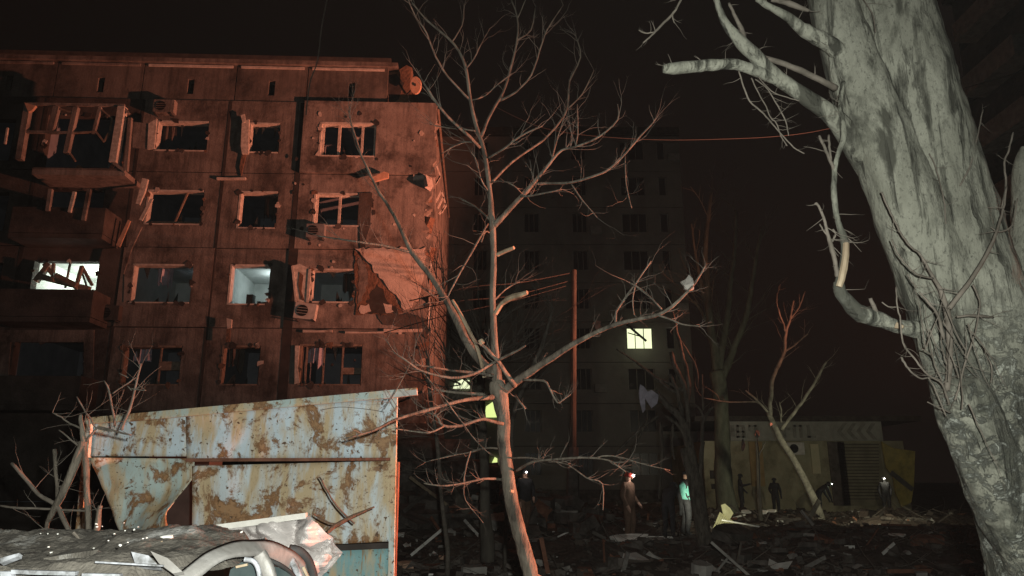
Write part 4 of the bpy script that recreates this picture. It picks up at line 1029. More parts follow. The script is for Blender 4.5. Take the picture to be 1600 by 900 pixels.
# stick in the foreground rubble
for i, (a, b, Y, wd, lb) in enumerate((((1147,900),(1158,848),14.2,.035,'thin grey stick standing in the near rubble'), ((1250,835),(1280,782),23,.12,'plank crossing the foot of the leaning tree, rising right'),
        ((1240,825),(1272,820),23,.07,'short plank lying level by the crossed planks'), ((1262,806),(1276,826),22.8,.09,'short plank slanting down right by the crossed planks'),
        ((1245,897),(1256,886),13.8,.03,'short pale stick at the bottom edge right of centre'))):
    m2 = MB(); A, B = W(*a, Y), W(*b, Y+.3); m2.bar(A, B, wd, wd*.6); tag(m2.build('stick' if wd < .06 else 'plank', dim_bark if wd > .06 else bark_twig, loc=A), lb, 'stick' if wd < .06 else 'plank')
# cream slatted panel
Yc = 22; cp = thing('slatted_panel', W(1130,830,Yc), 'bright cream slatted panel with a torn top leaning at the foot of the poplar', 'panel')
A, B, C_, D = W(1114,826,Yc), W(1142,833,Yc), W(1149,815,Yc+.2), W(1128,797,Yc+.2)
C_ = W(1151,818,Yc+.2); D = W(1125,800,Yc+.2)
n = 9
for k in range(n):
    s0, s1 = k/n, (k+.86)/n
    m2 = MB(); m2.prism([A.lerp(B, s0), A.lerp(B, s1), D.lerp(C_, s1), D.lerp(C_, s0)], (0,.04,0)); m2.build('slat', cream, cp)
m2 = MB(); m2.prism([W(x, y, Yc+.15) for x, y in reversed(((1127,789),(1133,787),(1141,794),(1146,802),(1140,812),(1130,803)))], (0,.05,0)); m2.build('torn_flap', cream, cp)
lamp('added_panel_spot', 'SPOT', W(1085, 800, 19.6)+Vector((0,-.3,.35)), 240, (1.0,.98,.72), W(1140,800,24), 70, .8, .03)  # added unseen spot that brightens the cream panel

# ================================================================ BIG POPLAR AT THE RIGHT
YG = 3.9
gt = thing('big_poplar', (W(1650,900,YG).x+.12, YG, 0), 'huge leaning grey poplar trunk filling the right edge with torn limbs', 'tree')
def bigstem(pl, name, n=40, wob=.07, Y=YG, down=False, wf=5, seed=0):
    q = smoothline([tuple(p) for p in pl], 16); pts = []; rad = []
    for x, y, wd, dy in q:
        P = W(x, y, Y+dy); pts.append(P); rad.append(wd*.5*mpp(P))
    if down:
        d = (pts[0]-pts[1]); 
        e = pts[0]+Vector((.16, 0, -(pts[0].z+.1))); pts = [e, e.lerp(pts[0], .5)]+pts; rad = [rad[0]*1.35, rad[0]*1.12]+rad
    n *= 2; mb = MB(); mb.tube(pts, rad, n, wob, wf, seed)
    for i, p in enumerate(pts):
        for k in range(n):
            v = mb.v[i*n+k]; d = v-p; a = 2*pi*k/n
            rg = 1-2.2*abs(noise.noise(Vector((cos(a)*2.6+seed, sin(a)*2.6, p.z*1.1))))-2*abs(noise.noise(Vector((cos(a)*6+seed, sin(a)*6, p.z*3))))*.5
            mb.v[i*n+k] = p+d*(1+.028*rg+.012*noise.noise(v*38))
    return mb.build(name, poplar, gt, smooth=True)
bigstem([(1655,905,185,0),(1620,800,178,0),(1590,700,172,0),(1558,600,168,0),(1520,500,164,0),(1488,400,156,0),(1462,300,150,0),(1436,200,142,0),(1410,100,132,0),(1384,0,124,0),(1370,-60,118,0)], 'trunk', 48, .085, down=True, wf=7)
bigstem([(1535,640,90,-.05),(1500,540,110,-.06),(1460,430,112,-.08),(1420,330,104,-.1),(1385,240,96,-.1),(1350,150,86,-.08),(1318,60,74,-.05),(1292,-20,64,-.02),(1280,-60,60,0)], 'second_stem', 32, .09, seed=4, wf=7)
bigstem([(1600,640,110,.05),(1598,540,90,.02),(1604,450,70,0),(1608,380,55,0),(1606,320,44,0),(1600,260,30,0),(1600,230,10,0)], 'side_stem', 20, .14, seed=9, wf=8)
bigstem([(1665,960,70,.0),(1625,880,90,-.10),(1572,780,100,-.14),(1536,700,96,-.16),(1500,610,84,-.17),(1466,525,60,-.15),(1446,470,36,-.10),(1436,440,12,-.05)], 'root_flare', 24, .14, seed=2, wf=8)
GB = [
 ([(1410,330,30,.02),(1375,285,38,-.02),(1345,245,36,-.10),(1320,205,32,-.15),(1302,182,29,-.18),(1251,147,24,-.2),(1209,116,23,-.22),(1182,89,22,-.25),(1158,66,20,-.25),(1135,39,13,-.25),(1123,12,10,-.25),(1116,-12,9,-.25)], .1),
 ([(1215,128,14,-.22),(1189,114,17,-.24),(1150,101,17,-.3),(1118,101,18,-.34),(1096,103,19,-.36),(1060,106,18,-.4),(1037,107,14,-.42)], .16),
 ([(1189,89,10,-.25),(1220,98,9,-.25),(1251,110,10,-.22),(1280,124,10,-.2),(1306,138,11,-.15)], .12),
 ([(1182,-2,8,-.2),(1205,12,11,-.2),(1228,24,14,-.2),(1251,43,19,-.18),(1280,60,24,-.16),(1305,76,26,-.14),(1335,100,28,-.1),(1360,130,24,.0)], .2),
 ([(1205,0,6,-.2),(1225,3,9,-.2),(1245,10,10,-.2),(1264,17,5,-.2)], .2),
 ([(1139,5,5,-.25),(1147,22,6,-.25),(1158,45,8,-.25),(1162,62,10,-.25)], .3),
 ([(1066,-8,3.5,-.3),(1058,12,3.5,-.3),(1046,27,4,-.3),(1030,43,4,-.32),(1018,55,3,-.34),(1005,67,2.4,-.36)], .1),
 ([(1022,50,2,-.33),(1009,52,2,-.33),(998,47,1.8,-.34)], .1), ([(1050,22,2,-.3),(1052,30,2,-.3),(1054,36,1.6,-.3)], .1),
 ([(1154,110,2.4,-.3),(1162,135,2.6,-.3),(1172,158,2.6,-.3),(1193,178,2.4,-.3),(1208,195,2.4,-.3),(1220,209,2.2,-.3),(1240,230,2,-.3),(1257,240,1.8,-.3)], .1),
 ([(1174,122,2.2,-.28),(1185,145,2,-.28),(1197,167,2,-.28),(1205,185,2,-.28),(1213,192,2,-.28),(1220,212,2,-.28),(1230,228,1.6,-.28)], .1),
 ([(1180,124,2,-.28),(1200,140,2,-.28),(1215,165,2,-.28),(1228,190,2,-.28),(1232,212,1.6,-.28)], .1),
 ([(1185,120,1.8,-.28),(1205,142,1.8,-.28),(1230,152,1.6,-.28),(1250,158,1.4,-.28)], .1),
 ([(1318,128,6,-.2),(1313,160,7,-.22),(1316,190,9,-.24),(1318,215,9,-.25),(1308,245,7,-.26),(1304,267,8,-.26),(1303,300,9,-.27),(1307,335,8.5,-.27),(1312,354,9,-.27),(1319,374,12,-.27),(1320,395,12,-.27),(1315,426,13,-.27),(1310,446,15,-.26)], .12),
 ([(1310,440,15,-.26),(1314,458,19,-.25),(1330,478,24,-.24),(1346,491,26,-.22),(1372,499,24,-.2),(1395,508,20,-.2),(1420,513,26,-.15),(1450,515,34,-.1)], .16),
 ([(1280,212,4,-.28),(1289,232,5,-.28),(1297,250,5,-.27),(1304,268,6,-.26)], .1), ([(1295,211,4,-.28),(1296,230,4,-.28),(1298,250,4,-.27)], .1),
 ([(1274,317,5,-.3),(1279,322,4,-.3),(1287,340,4,-.3),(1291,355,5,-.3),(1296,375,7,-.3),(1301,392,8,-.29),(1306,415,8,-.28),(1309,432,9,-.27)], .25),
 ([(1301,358,3,-.28),(1306,366,3,-.28),(1302,375,3,-.28),(1298,382,2,-.28)], .1), ([(1281,350,2.4,-.3),(1288,362,2.4,-.3),(1300,376,3,-.3)], .1),
 ([(1360,466,6,-.25),(1364,475,6,-.24),(1371,492,7,-.22)], .3),
 ([(1377,300,2.6,-.35),(1389,327,3,-.35),(1400,350,3,-.36),(1411,370,3.4,-.37),(1425,387,3.4,-.38),(1438,398,3.6,-.38),(1454,426,5,-.38),(1472,458,8,-.36),(1482,500,11,-.34),(1484,560,10,-.33),(1480,610,9,-.33)], .1),
 ([(1393,374,2.4,-.4),(1400,392,2.4,-.4),(1411,408,2.6,-.4),(1422,420,2.8,-.4),(1436,430,3,-.4),(1458,435,3,-.38)], .1),
 ([(1573,292,3,-.35),(1569,320,3.4,-.36),(1564,340,3.6,-.37),(1555,368,4.6,-.38),(1540,400,5.6,-.39),(1519,435,7,-.4),(1500,460,7.6,-.4),(1483,482,8,-.38)], .1),
 ([(1583,207,3,-.3),(1576,235,3,-.3),(1569,255,3.2,-.3),(1572,287,3.4,-.32),(1566,325,3.4,-.34)], .1),
 ([(1418,428,2,-.4),(1424,440,2.2,-.4),(1434,450,2,-.4)], .1), ([(1436,456,2.6,-.42),(1450,472,4,-.42),(1466,494,5,-.4),(1474,530,6,-.38)], .1),
 ([(1400,449,2.2,-.42),(1402,478,2.4,-.42),(1407,500,2.6,-.42),(1411,536,2.8,-.42),(1431,563,2.8,-.4),(1449,585,3,-.38),(1472,600,3.6,-.36),(1483,632,4.2,-.34)], .1),
 ([(1378,472,2,-.4),(1388,479,2,-.4),(1401,480,2,-.4)], .1),
 ([(1408,558,3.6,-.4),(1415,570,3.4,-.4),(1423,580,2.8,-.4),(1438,591,2.8,-.38),(1452,590,2.6,-.36),(1470,594,2.4,-.35)], .1),
 ([(1449,628,1.8,-.38),(1467,637,2,-.36),(1486,645,2.2,-.34)], .1), ([(1440,545,2,-.4),(1455,555,2.4,-.39),(1463,575,2.4,-.38),(1472,596,2.4,-.37)], .1),
 ([(1450,590,2,-.38),(1460,605,2.2,-.37),(1468,625,2.2,-.36),(1478,650,2.2,-.35)], .1),
 ([(1520,445,3.6,-.4),(1530,468,3,-.38),(1530,485,2.6,-.36),(1524,520,2.6,-.36),(1510,560,3,-.36),(1500,600,3,-.35),(1492,625,3,-.34)], .1),
 ([(1495,495,3.6,-.36),(1515,493,4.4,-.36),(1535,494,5,-.34),(1552,496,3.4,-.3)], .2),
 ([(1533,540,2.4,-.3),(1545,560,2.4,-.3),(1550,580,2.2,-.3),(1548,598,2,-.3)], .1),
 ([(1548,355,2,-.33),(1560,362,2.4,-.33),(1576,358,3,-.33),(1584,345,2,-.33),(1590,310,2,-.33)], .1),
 ([(1452,240,1.8,-.26),(1462,262,2,-.27),(1470,290,2.2,-.28),(1476,320,2,-.29),(1478,350,1.8,-.3)], .1),
 ([(1536,170,2,-.15),(1530,200,2.2,-.2),(1522,235,2.4,-.24),(1515,262,2.6,-.26),(1500,290,2.4,-.27)], .1),
 ([(1346,-5,1.8,-.16),(1362,20,2,-.2),(1368,50,2,-.23)], .1),
]
LITB = {13: 'pale_stripped_branch'}
GT = MB()
for k, (pl, wb) in enumerate(GB):
    mb = MB(); p2, r2 = branch(mb, pl, YG, 12 if max(p[2] for p in pl) > 12 else 6, wb, 4, .35, 16)
    mb.build('branch', poplar if max(p[2] for p in pl) > 12 else bark_twig, gt, smooth=True)
    for j in range(int(len(p2)*.28)):
        i = R.randrange(1, len(p2)); d = (p2[i]-p2[i-1]).normalized()
        twig(GT, p2[i], d*.6+Vector((R.uniform(-1,1), R.uniform(-.5,.1), R.uniform(-.5,.8))), R.uniform(.03,.14), min(r2[i]*.4, .0028), 1, 4, .3, 4, 1.5)
for k in range(14):     # shoots hugging the lower trunk
    P = W(R.uniform(1440,1520), R.uniform(500,640), YG-.42)
    twig(GT, P, (R.uniform(-.5,.5), R.uniform(-.15,.05), 1 if R.random() < .7 else -.6), R.uniform(.15,.4), .0035, 1, 7, .14, 4, 1.5)
GT.build('twigs', bark_twig, gt, kind='stuff')
mb = MB(); branch(mb, [(1322,380,10,-.31),(1321,400,10,-.31),(1316,430,11,-.31),(1311,448,10,-.30)], YG, 7, .15); mb.build('stripped_wood', splinter, gt)
mb = MB(); branch(mb, [(1400,508,12,-.24),(1412,511,5,-.26)], YG, 7, .15); mb.build('stripped_wood', splinter, gt)

# ================================================================ RUSTY GARAGE FRONT
YR = 7.0
gg = thing('metal_garage', (W(380,800,YR).x, YR, 0), 'rusty pale blue sheet-metal garage front with a buckled left door behind the wrecked car', 'garage')
def G(x, y, d=0): return W(x, y, YR+d)
def GZ(x, z, d=0): q = W(x, 752, YR+d); return Vector((q.x, q.y, z))
def sheet(name, left, right, mat, nu=24, nv=10, amp=.02, d=0, fold=None, seed=0, th=.012, ribs=False, freq=2.0):
    """left / right: edge polylines (px,py) top to bottom, sheet between them with dents"""
    def samp(pl, t):
        s_ = t*(len(pl)-1); i = min(int(s_), len(pl)-2); f = s_-i
        return (pl[i][0]*(1-f)+pl[i+1][0]*f, pl[i][1]*(1-f)+pl[i+1][1]*f)
    mb = MB(); vv = []
    for j in range(nv+1):
        a, b = samp(left, j/nv), samp(right, j/nv)
        for i in range(nu+1):
            s_ = i/nu; x = a[0]*(1-s_)+b[0]*s_; y = a[1]*(1-s_)+b[1]*s_
            if y > 900: P = GZ(x, 1.6-(y-752)*YR/F*1.05, d)
            else: P = G(x, y, d)
            q = Vector((P.x*freq, seed, P.z*freq*.9))
            dy = amp*noise.noise(q)+amp*.5*noise.noise(q*2.7)
            if fold: dy += fold(s_, j/nv)
            if ribs: dy += .006*math.sin(x*.35)
            P = P+Vector((0, dy, 0)); vv.append(P)
    n = len(vv); w_ = nu+1
    mb.v = vv+[p+Vector((0,th,0)) for p in vv]
    for j in range(nv):
        for i in range(nu):
            a = j*w_+i; mb.f.append((a+w_, a+w_+1, a+1, a)); mb.f.append((n+a, n+a+1, n+a+w_+1, n+a+w_))
    ed = [(i, i+1) for i in range(nu)]+[(nv*w_+i+1, nv*w_+i) for i in range(nu)]+[((j+1)*w_, j*w_) for j in range(nv)]+[(j*w_+nu, (j+1)*w_+nu) for j in range(nv)]
    for a, b in ed: mb.f.append((a, b, n+b, n+a))
    mb.mi = [0]*len(mb.f)
    return mb.build(name, mat, gg, smooth=True)
sheet('upper_panel', [(143,661),(141,690),(140,713)], [(290,647),(290,680),(291,713)], rust_a, 20, 8, .02, .035, seed=3)
sheet('upper_panel', [(291,647),(291,680),(292,716)], [(616,621),(615,670),(614,715)], rust_a, 40, 8, .02, .0, seed=8)
sheet('buckled_door', [(141,715),(146,760),(155,790),(176,838),(190,850)], [(296,716),(291,745),(272,775),(266,800),(276,834),(280,850)], rust_c, 26, 22, .07, -.02,
      fold=lambda s_, t: .16*math.sin((t*1.15+s_*.35)*pi)*(1 if t < 1 else 1)-.10*math.sin((t*2.3+s_*1.1)*pi)*t, seed=5, freq=3.2)
sheet('door', [(300,728),(300,790),(299,836),(298,862)], [(613,720),(612,780),(611,815),(610,846)], rust_b, 44, 16, .02, .0, seed=12)
sheet('door', [(298,868),(298,920),(298,1010)], [(610,856),(609,920),(609,1010)], teal, 20, 6, .01, .06, seed=20)
sheet('door', [(160,856),(165,920),(170,1010)], [(284,854),(284,920),(284,1010)], teal, 12, 6, .03, .04, seed=22)
mb = MB(); mb.bar(G(136,658,-.03), G(652,611,-.03), .035, .06, up=(0,0,1)); mb.build('roof_rail', rust_c, gg)
mb = MB(); mb.bar(G(200,657,-.05), G(618,619,-.05), .022, .03); mb.build('gutter_lip', rust_c, gg)
mb = MB(); mb.bar(G(600,619,-.09), G(652,613,-.10), .05, .05); mb.build('bent_rail_end', ac_white, gg)
mb = MB(); mb.bar(G(617,617,.0), GZ(620, 0), .05, .06); mb.build('post', rust_c, gg)
mb = MB(); mb.bar(G(621,722,.05), GZ(622, 0, .05), .035, .08); mb.build('post', brick, gg)
mb = MB(); mb.bar(G(141,655,.0), GZ(146, 0), .05, .06); mb.build('post', rust_b, gg)
mb = MB(); mb.bar(G(292,719,.07), G(612,717,.07), .03, .05); mb.build('crossbar', brick, gg)
mb = MB(); mb.bar(G(300,866,.04), G(612,852,.04), .05, .04); mb.build('gap_shade_bar', joint, gg)  # near-black bar fills the gap between the sheets as painted shade
mb = MB(); mb.tube(smoothline([tuple(G(x, y, -.12)) for x, y in ((624,640),(616,628),(606,612),(603,609),(602,615),(610,628),(620,645))], 3), .0035, 5); mb.build('wire_loop', metal_g, gg)
mb = MB(); mb.tube(smoothline([tuple(G(x, y, -.03)) for x, y in ((500,641),(530,636),(560,638),(585,641),(600,644))], 3), .003, 4); mb.build('crack_wire', joint, gg)
# near-black box added for the shade inside, seen through the gap
P = G(285, 780, 2.0)
mb = MB(); mb.box((P.x, P.y, 1.0), (.7, .4, 2.0)); tag(mb.build('gap_shade_box', joint, loc=(P.x, P.y, 0)), 'dark box added as shade inside the garage, behind the gap between its doors', 'gap_shade_box')
for i, (pl, Y, lb) in enumerate(((((499,745,3),(513,770,3),(528,793,3.4),(545,810,4),(554,818,3)), 6.2, 'thin dark shoot crossing the rusty garage door'),
        (((585,792,2.4),(560,802,4),(540,812,6),(522,822,7),(512,832,5)), 6.1, 'bundle of torn reddish stalks on the pale crumpled panel'),
        (((490,803,2.4),(500,810,3),(516,818,3.4),(530,818,3)), 6.1, 'curved thin stalk above the pale crumpled panel'))):
    mb = MB(); branch(mb, pl, Y, 6, .2); tag(mb.build('torn_stalk', brickish if i else bark_twig, loc=W(pl[-1][0], pl[-1][1], Y)), lb, 'branch')

# ================================================================ WRECKED CAR
YCAR = 3.2
ct = thing('wrecked_car', (W(250,900,3.2).x, 3.2, 0), 'wrecked silver car heaped with dirt at the lower left, doors sprung open', 'car')
def C3(x, y, Y): return W(x, y, Y)
# roof skin: height field between near rail and far edge, in real coordinates
def roofz(x, y):      # gentle crown, sagging, dented
    return 1.292 + .045*(y-2.5)/1.2 + .022*(x+2.2) - .05*max(0, x+1.35) + .03*noise.noise(Vector((x*2.2, y*2.5, 2)))
rx0, rx1, ry0, ry1 = -3.3, -1.08, 2.50, 3.72
def rxr(y):
    pl = ((2.4,-1.24),(2.55,-1.20),(2.9,-1.05),(3.1,-1.0),(3.3,-1.08),(3.5,-1.20),(3.72,-1.40))
    for (a, b), (c, d) in zip(pl, pl[1:]):
        if y <= c: return b+(d-b)*(y-a)/(c-a)
    return pl[-1][1]
mb = MB(); nu, nv = 60, 26
for j in range(nv+1):
    for i in range(nu+1):
        y = ry0+(ry1-ry0)*j/nv; x = rx0+(rxr(y)-rx0)*i/nu
        mb.v.append(Vector((x, y, roofz(x, y)-.01)))
for j in range(nv):
    for i in range(nu):
        a = j*(nu+1)+i; mb.f.append((a, a+1, a+nu+2, a+nu+1)); mb.mi.append(0)
mb.build('roof', silver, ct, smooth=True)
mb = MB()
nu, nv = 230, 110
for j in range(nv+1):
    for i in range(nu+1):
        y = ry0+(ry1-ry0)*j/nv; x = rx0+(rxr(y)+.01-rx0)*i/nu
        h = .02+.035*noise.noise(Vector((x*2.6, y*3.1, 9)))++.018*noise.noise(Vector((x*8, y*9, 1)))+.011*noise.noise(Vector((x*19, y*18, 4)))+.004*noise.noise(Vector((x*60, y*55, 4)))
        h += .03*math.exp(-((x+1.62)/.42)**2-((y-3.35)/.35)**2)-.05*math.exp(-((x+1.75)/.25)**2-((y-3.05)/.12)**2)-.06*math.exp(-((x+2.6)/.3)**2-((y-3.1)/.12)**2)
        e = min(i, nu-i, j, nv-j)/5.; h -= .05*max(0, 1-e)
        mb.v.append(Vector((x, y, roofz(x, y)+h)))
for j in range(nv):
    for i in range(nu):
        a = j*(nu+1)+i; mb.f.append((a, a+1, a+nu+2, a+nu+1)); mb.mi.append(0)
tag(mb.build('dirt_layer', dirt_heap, loc=(-2, 3.3, 1.4)), 'layer of dry earth thrown over the roof of the wrecked car', 'dirt', kind=None)
# frames and pillars traced, real tubes/sections at the near side
def strip(name, pts, wd, th, mat, Y=None, smooth=True):
    mb = MB(); q = smoothline([tuple(p) for p in pts], 5)
    up = Vector((0,-1,.35)).normalized()
    P = [C3(x, y, Y_) for x, y, Y_ in q]
    for i, p in enumerate(P):
        t = (P[min(i+1, len(P)-1)]-P[max(i-1, 0)]).normalized(); s_ = t.cross(up).normalized()
        nrm = s_.cross(t); w_ = (wd(i/(len(P)-1)) if callable(wd) else wd)*mpp(p)/2
        mb.v += [p-s_*w_, p-s_*w_*.5+nrm*th, p+s_*w_*.5+nrm*th, p+s_*w_, p+s_*w_*.6-nrm*th, p-s_*w_*.6-nrm*th]
    m = len(P)
    for i in range(m-1):
        for k in range(6):
            k2 = (k+1) % 6; mb.f.append((i*6+k, i*6+k2, (i+1)*6+k2, (i+1)*6+k)); mb.mi.append(0)
    mb.f.append(tuple(range(6))); mb.f.append(tuple((m-1)*6+k for k in reversed(range(6)))); mb.mi += [0,0]
    return mb.build(name, mat, ct, smooth=smooth)
strip('side_rail', [(262,925,2.55),(300,895,2.62),(330,872,2.7),(360,860,2.8),(390,856,2.9),(415,858,3.0),(440,868,3.1),(458,882,3.2),(475,905,3.3)], lambda t: 34-8*abs(t-.45), .006, silver)
strip('rear_pillar', [(444,862,3.15),(458,880,3.18),(466,900,3.2),(470,930,3.2)], 12, .006, pale_car)
strip('rear_seal', [(452,858,3.2),(468,862,3.22),(482,878,3.26),(490,905,3.3),(494,930,3.3)], 15, .014, rubber)
strip('centre_pillar', [(404,866,2.9),(412,880,2.9),(420,900,2.9),(424,930,2.9)], 24, .006, silver)
strip('door_frame', [(382,874,2.8),(396,877,2.8),(404,892,2.8),(408,930,2.8)], 8, .006, pale_car)
strip('rear_window_seal', [(418,874,2.96),(436,882,3.0),(452,893,3.05),(462,905,3.1)], 7, .01, rubber)
mb = MB(); mb.prism([C3(x, y, 2.86+k*.0) for k, (x, y) in enumerate(((352,925),(360,890),(378,878),(394,880),(402,895),(404,925)))], (0,.01,0)); mb.build('side_window', carglass, ct)
mb = MB(); mb.prism([C3(x, y, 3.03) for x, y in ((424,925),(424,884),(440,888),(458,902),(462,925))], (0,.01,0)); mb.build('side_window', carglass, ct)
mb = MB(); mb.bar(C3(369,886,2.83), C3(387,882,2.83), .008, .01); mb.build('window_trim', splinter, ct)
mb = MB(); mb.bar(C3(474,886,3.24), C3(482,903,3.24), .01, .01); mb.build('window_trim', splinter, ct)
# windscreen bottom strips and torn bright edge
mb = MB(); mb.bar(C3(150,878,2.5), C3(255,884,2.48), .005, .01); mb.build('torn_bright_edge', pale_car, ct)
mb = MB(); mb.prism([C3(x, y, 2.56) for x, y in ((205,862),(232,868),(252,888),(212,884))], (0,.02,-.01)); mb.build('bare_metal_patch', pale_car, ct)
mb = MB(); mb.prism([C3(x, y, 2.56) for x, y in ((235,861),(262,872),(285,893),(270,896),(248,880))], (0,.02,-.01)); mb.build('bare_metal_patch', silver, ct)
mb = MB(); mb.prism([C3(x, y, 2.56) for x, y in ((0,872),(30,864),(28,869),(0,880))], (0,.02,-.01)); mb.build('bare_metal_patch', pale_car, ct)
mb = MB(); mb.prism([C3(x, y, 2.45) for x, y in ((0,893),(16,893),(20,905),(0,905))], (0,.02,0)); mb.build('windscreen_trim', pale_car, ct)
mb = MB(); mb.prism([C3(x, y, 2.45) for x, y in ((128,896),(186,897),(190,910),(126,910))], (0,.02,0)); mb.build('windscreen_trim', pale_car, ct)
mb = MB(); mb.bar(C3(20,893,2.46), C3(120,896,2.46), .012, .02); mb.build('windscreen_trim', pale_car, ct)
# body below the window line: shell, bonnet, wheels
def section(x, hw, zb, zt): return [(x, 3.35-hw, zb), (x, 3.35-hw*1.04, zt-.12), (x, 3.35-hw*.9, zt), (x, 3.35+hw*.9, zt), (x, 3.35+hw*1.04, zt-.12), (x, 3.35+hw, zb)]
secs = [section(-4.6,.62,.35,.72), section(-4.4,.78,.25,.86), section(-3.6,.84,.22,.96), section(-2.6,.86,.22,.98), section(-1.4,.86,.22,1.0), section(-.85,.82,.25,.98), section(-.62,.66,.35,.8)]
mb = MB(); mb.v = [Vector(p) for s_ in secs for p in s_]
for i in range(len(secs)-1):
    for k in range(6):
        k2 = (k+1) % 6; mb.f.append((i*6+k, i*6+k2, (i+1)*6+k2, (i+1)*6+k)); mb.mi.append(0)
mb.f += [tuple(range(6)), tuple((len(secs)-1)*6+k for k in reversed(range(6)))]; mb.mi += [0,0]
mb.build('body', silver, ct)
for x in (-4.0, -1.25):
    for s_ in (-1, 1):
        c = Vector((x, 3.35+s_*.82, .31)); mb = MB(); mb.tube([c-Vector((0,.1,0)), c+Vector((0,.1,0))], .31, 24); tyre = mb.build('wheel', rubber, ct)
        mb = MB(); mb.tube([c+Vector((0,s_*.09,0)), c+Vector((0,s_*.12,0))], .19, 16); mb.build('rim', metal_g, tyre)
for s_ in (-1, 1):
    for (a, b) in (((-3.6,.97),(-2.95,1.33)), ((-2.1,.99),(-2.1,1.34)), ((-.95,.97),(-1.25,1.3))):
        if s_ == -1 and a[0] > -3: continue
        mb = MB(); mb.bar((a[0], 3.35+s_*.78, a[1]), (b[0], 3.35+s_*.52, b[1]), .06, .04); mb.build('pillar', silver, ct)
# debris on the roof
def RZ(px, Y): return None
for i, (pl, Y, mt, lb) in enumerate((
    (((-5,851,4),(15,857,5),(60,856,5),(110,853,5),(150,848,4),(190,846,4),(235,842,3)), 3.5, bark_twig, 'long bare branch lying across the dirt on the car roof'),
    (((0,845,3),(14,850,3),(24,857,3)), 3.5, bark_twig, 'short twig at the far left end of the long roof branch'),
    (((115,832,5),(122,840,4),(130,856,4),(137,868,3)), 3.3, bark_twig, 'short twig curling down over the car roof'),
    (((190,853,3),(215,848,3.4),(250,842,4)), 3.3, bark_twig, 'thin twig beside the snapped pale stick on the roof'))):
    mb = MB(); branch(mb, pl, Y, 6, .15); tag(mb.build('fallen_branch', mt, loc=W(pl[0][0], pl[0][1], Y)), lb, 'branch')
sk = thing('snapped_stick', W(262,845,3.2), 'snapped stick with a pinkish-white broken end on the car roof', 'stick')
mb = MB(); branch(mb, [(246,842,4),(256,840,7),(269,840,8)], 3.15, 8, .1); mb.build('broken_end', white_scrap, sk)
mb = MB(); branch(mb, [(252,846,4),(262,856,4),(277,863,3)], 3.1, 6, .1); mb.build('side_twig', splinter, sk)
mb = MB(); mb.chunk(C3(106,884,2.75), .075, 3, (1.1,.8,.7)); tag(mb.build('clod', dirt_heap, loc=C3(106,884,2.75)), 'pale brown clod of earth on the front edge of the car roof', 'clod')
bits = MB(); rr = random.Random(11)
for k in range(30):
    x = rr.uniform(-2.5,-1.1); y = rr.uniform(2.55,3.7); bits.chunk((x, y, roofz(x, y)+.06), rr.choice((.0025,.003,.005)), k, (1,1,.7))
bits.build('glass_crumbs', white_scrap, kind='stuff')

# crumpled pale panel (bonnet or boot lid) behind the car
YH = 4.3
def cz(x, y): return W(x, y, YH)
mb = MB()
left = [(338,824),(342,832),(352,845),(380,862),(430,885),(470,905)]
right = [(490,804),(506,816),(520,836),(538,862),(520,885),(496,905)]
nu, nv = 46, 30; vv = []
for j in range(nv+1):
    t = j/nv*(len(left)-1); i0 = min(int(t), len(left)-2); f = t-i0
    a = [left[i0][q]*(1-f)+left[i0+1][q]*f for q in (0,1)]; b = [right[i0][q]*(1-f)+right[i0+1][q]*f for q in (0,1)]
    for i in range(nu+1):
        s_ = i/nu; x = a[0]*(1-s_)+b[0]*s_; y = a[1]*(1-s_)+b[1]*s_
        P = cz(x, y-3*math.sin(s_*pi)*(1-j/nv)); q = Vector((P.x*5, 0, P.z*7))
        cre = .16*abs(noise.noise(q))+.05*abs(noise.noise(q*2.3+Vector((4,0,0))))+.03*abs(noise.noise(Vector((P.x*3+P.z*9, 1, P.z*14-P.x*4))))
        vv.append(P+Vector((0, -cre*1.5+.25*(j/nv-.5)**2, 0)))
n = len(vv); w_ = nu+1; mb.v = vv+[p+Vector((0,.008,0)) for p in vv]
for j in range(nv):
    for i in range(nu):
        a = j*w_+i; mb.f.append((a+w_, a+w_+1, a+1, a)); mb.f.append((n+a, n+a+1, n+a+w_+1, n+a+w_))
mb.mi = [0]*len(mb.f)
cpn = tag(mb.build('crumpled_panel', paint_white, loc=(W(440,860,YH).x, YH, 1.2)), 'crumpled pale car panel with creases and holes propped against the rusty garage', 'car panel')
mb = MB(); mb.bar(cz(338,824)-Vector((0,.1,0)), cz(488,804)-Vector((0,.12,0)), .03, .03); mb.build('folded_edge', ac_white, cpn)
mb = MB(); mb.tube([(W(440,880,YH).x, YH+.1, 0), (W(440,880,YH).x, YH+.1, 1.25)], .03, 6); tag(mb.build('prop_stake', dim_bark, loc=(W(440,880,YH).x, YH+.1, 0)), 'stake behind the crumpled car panel', 'stake')

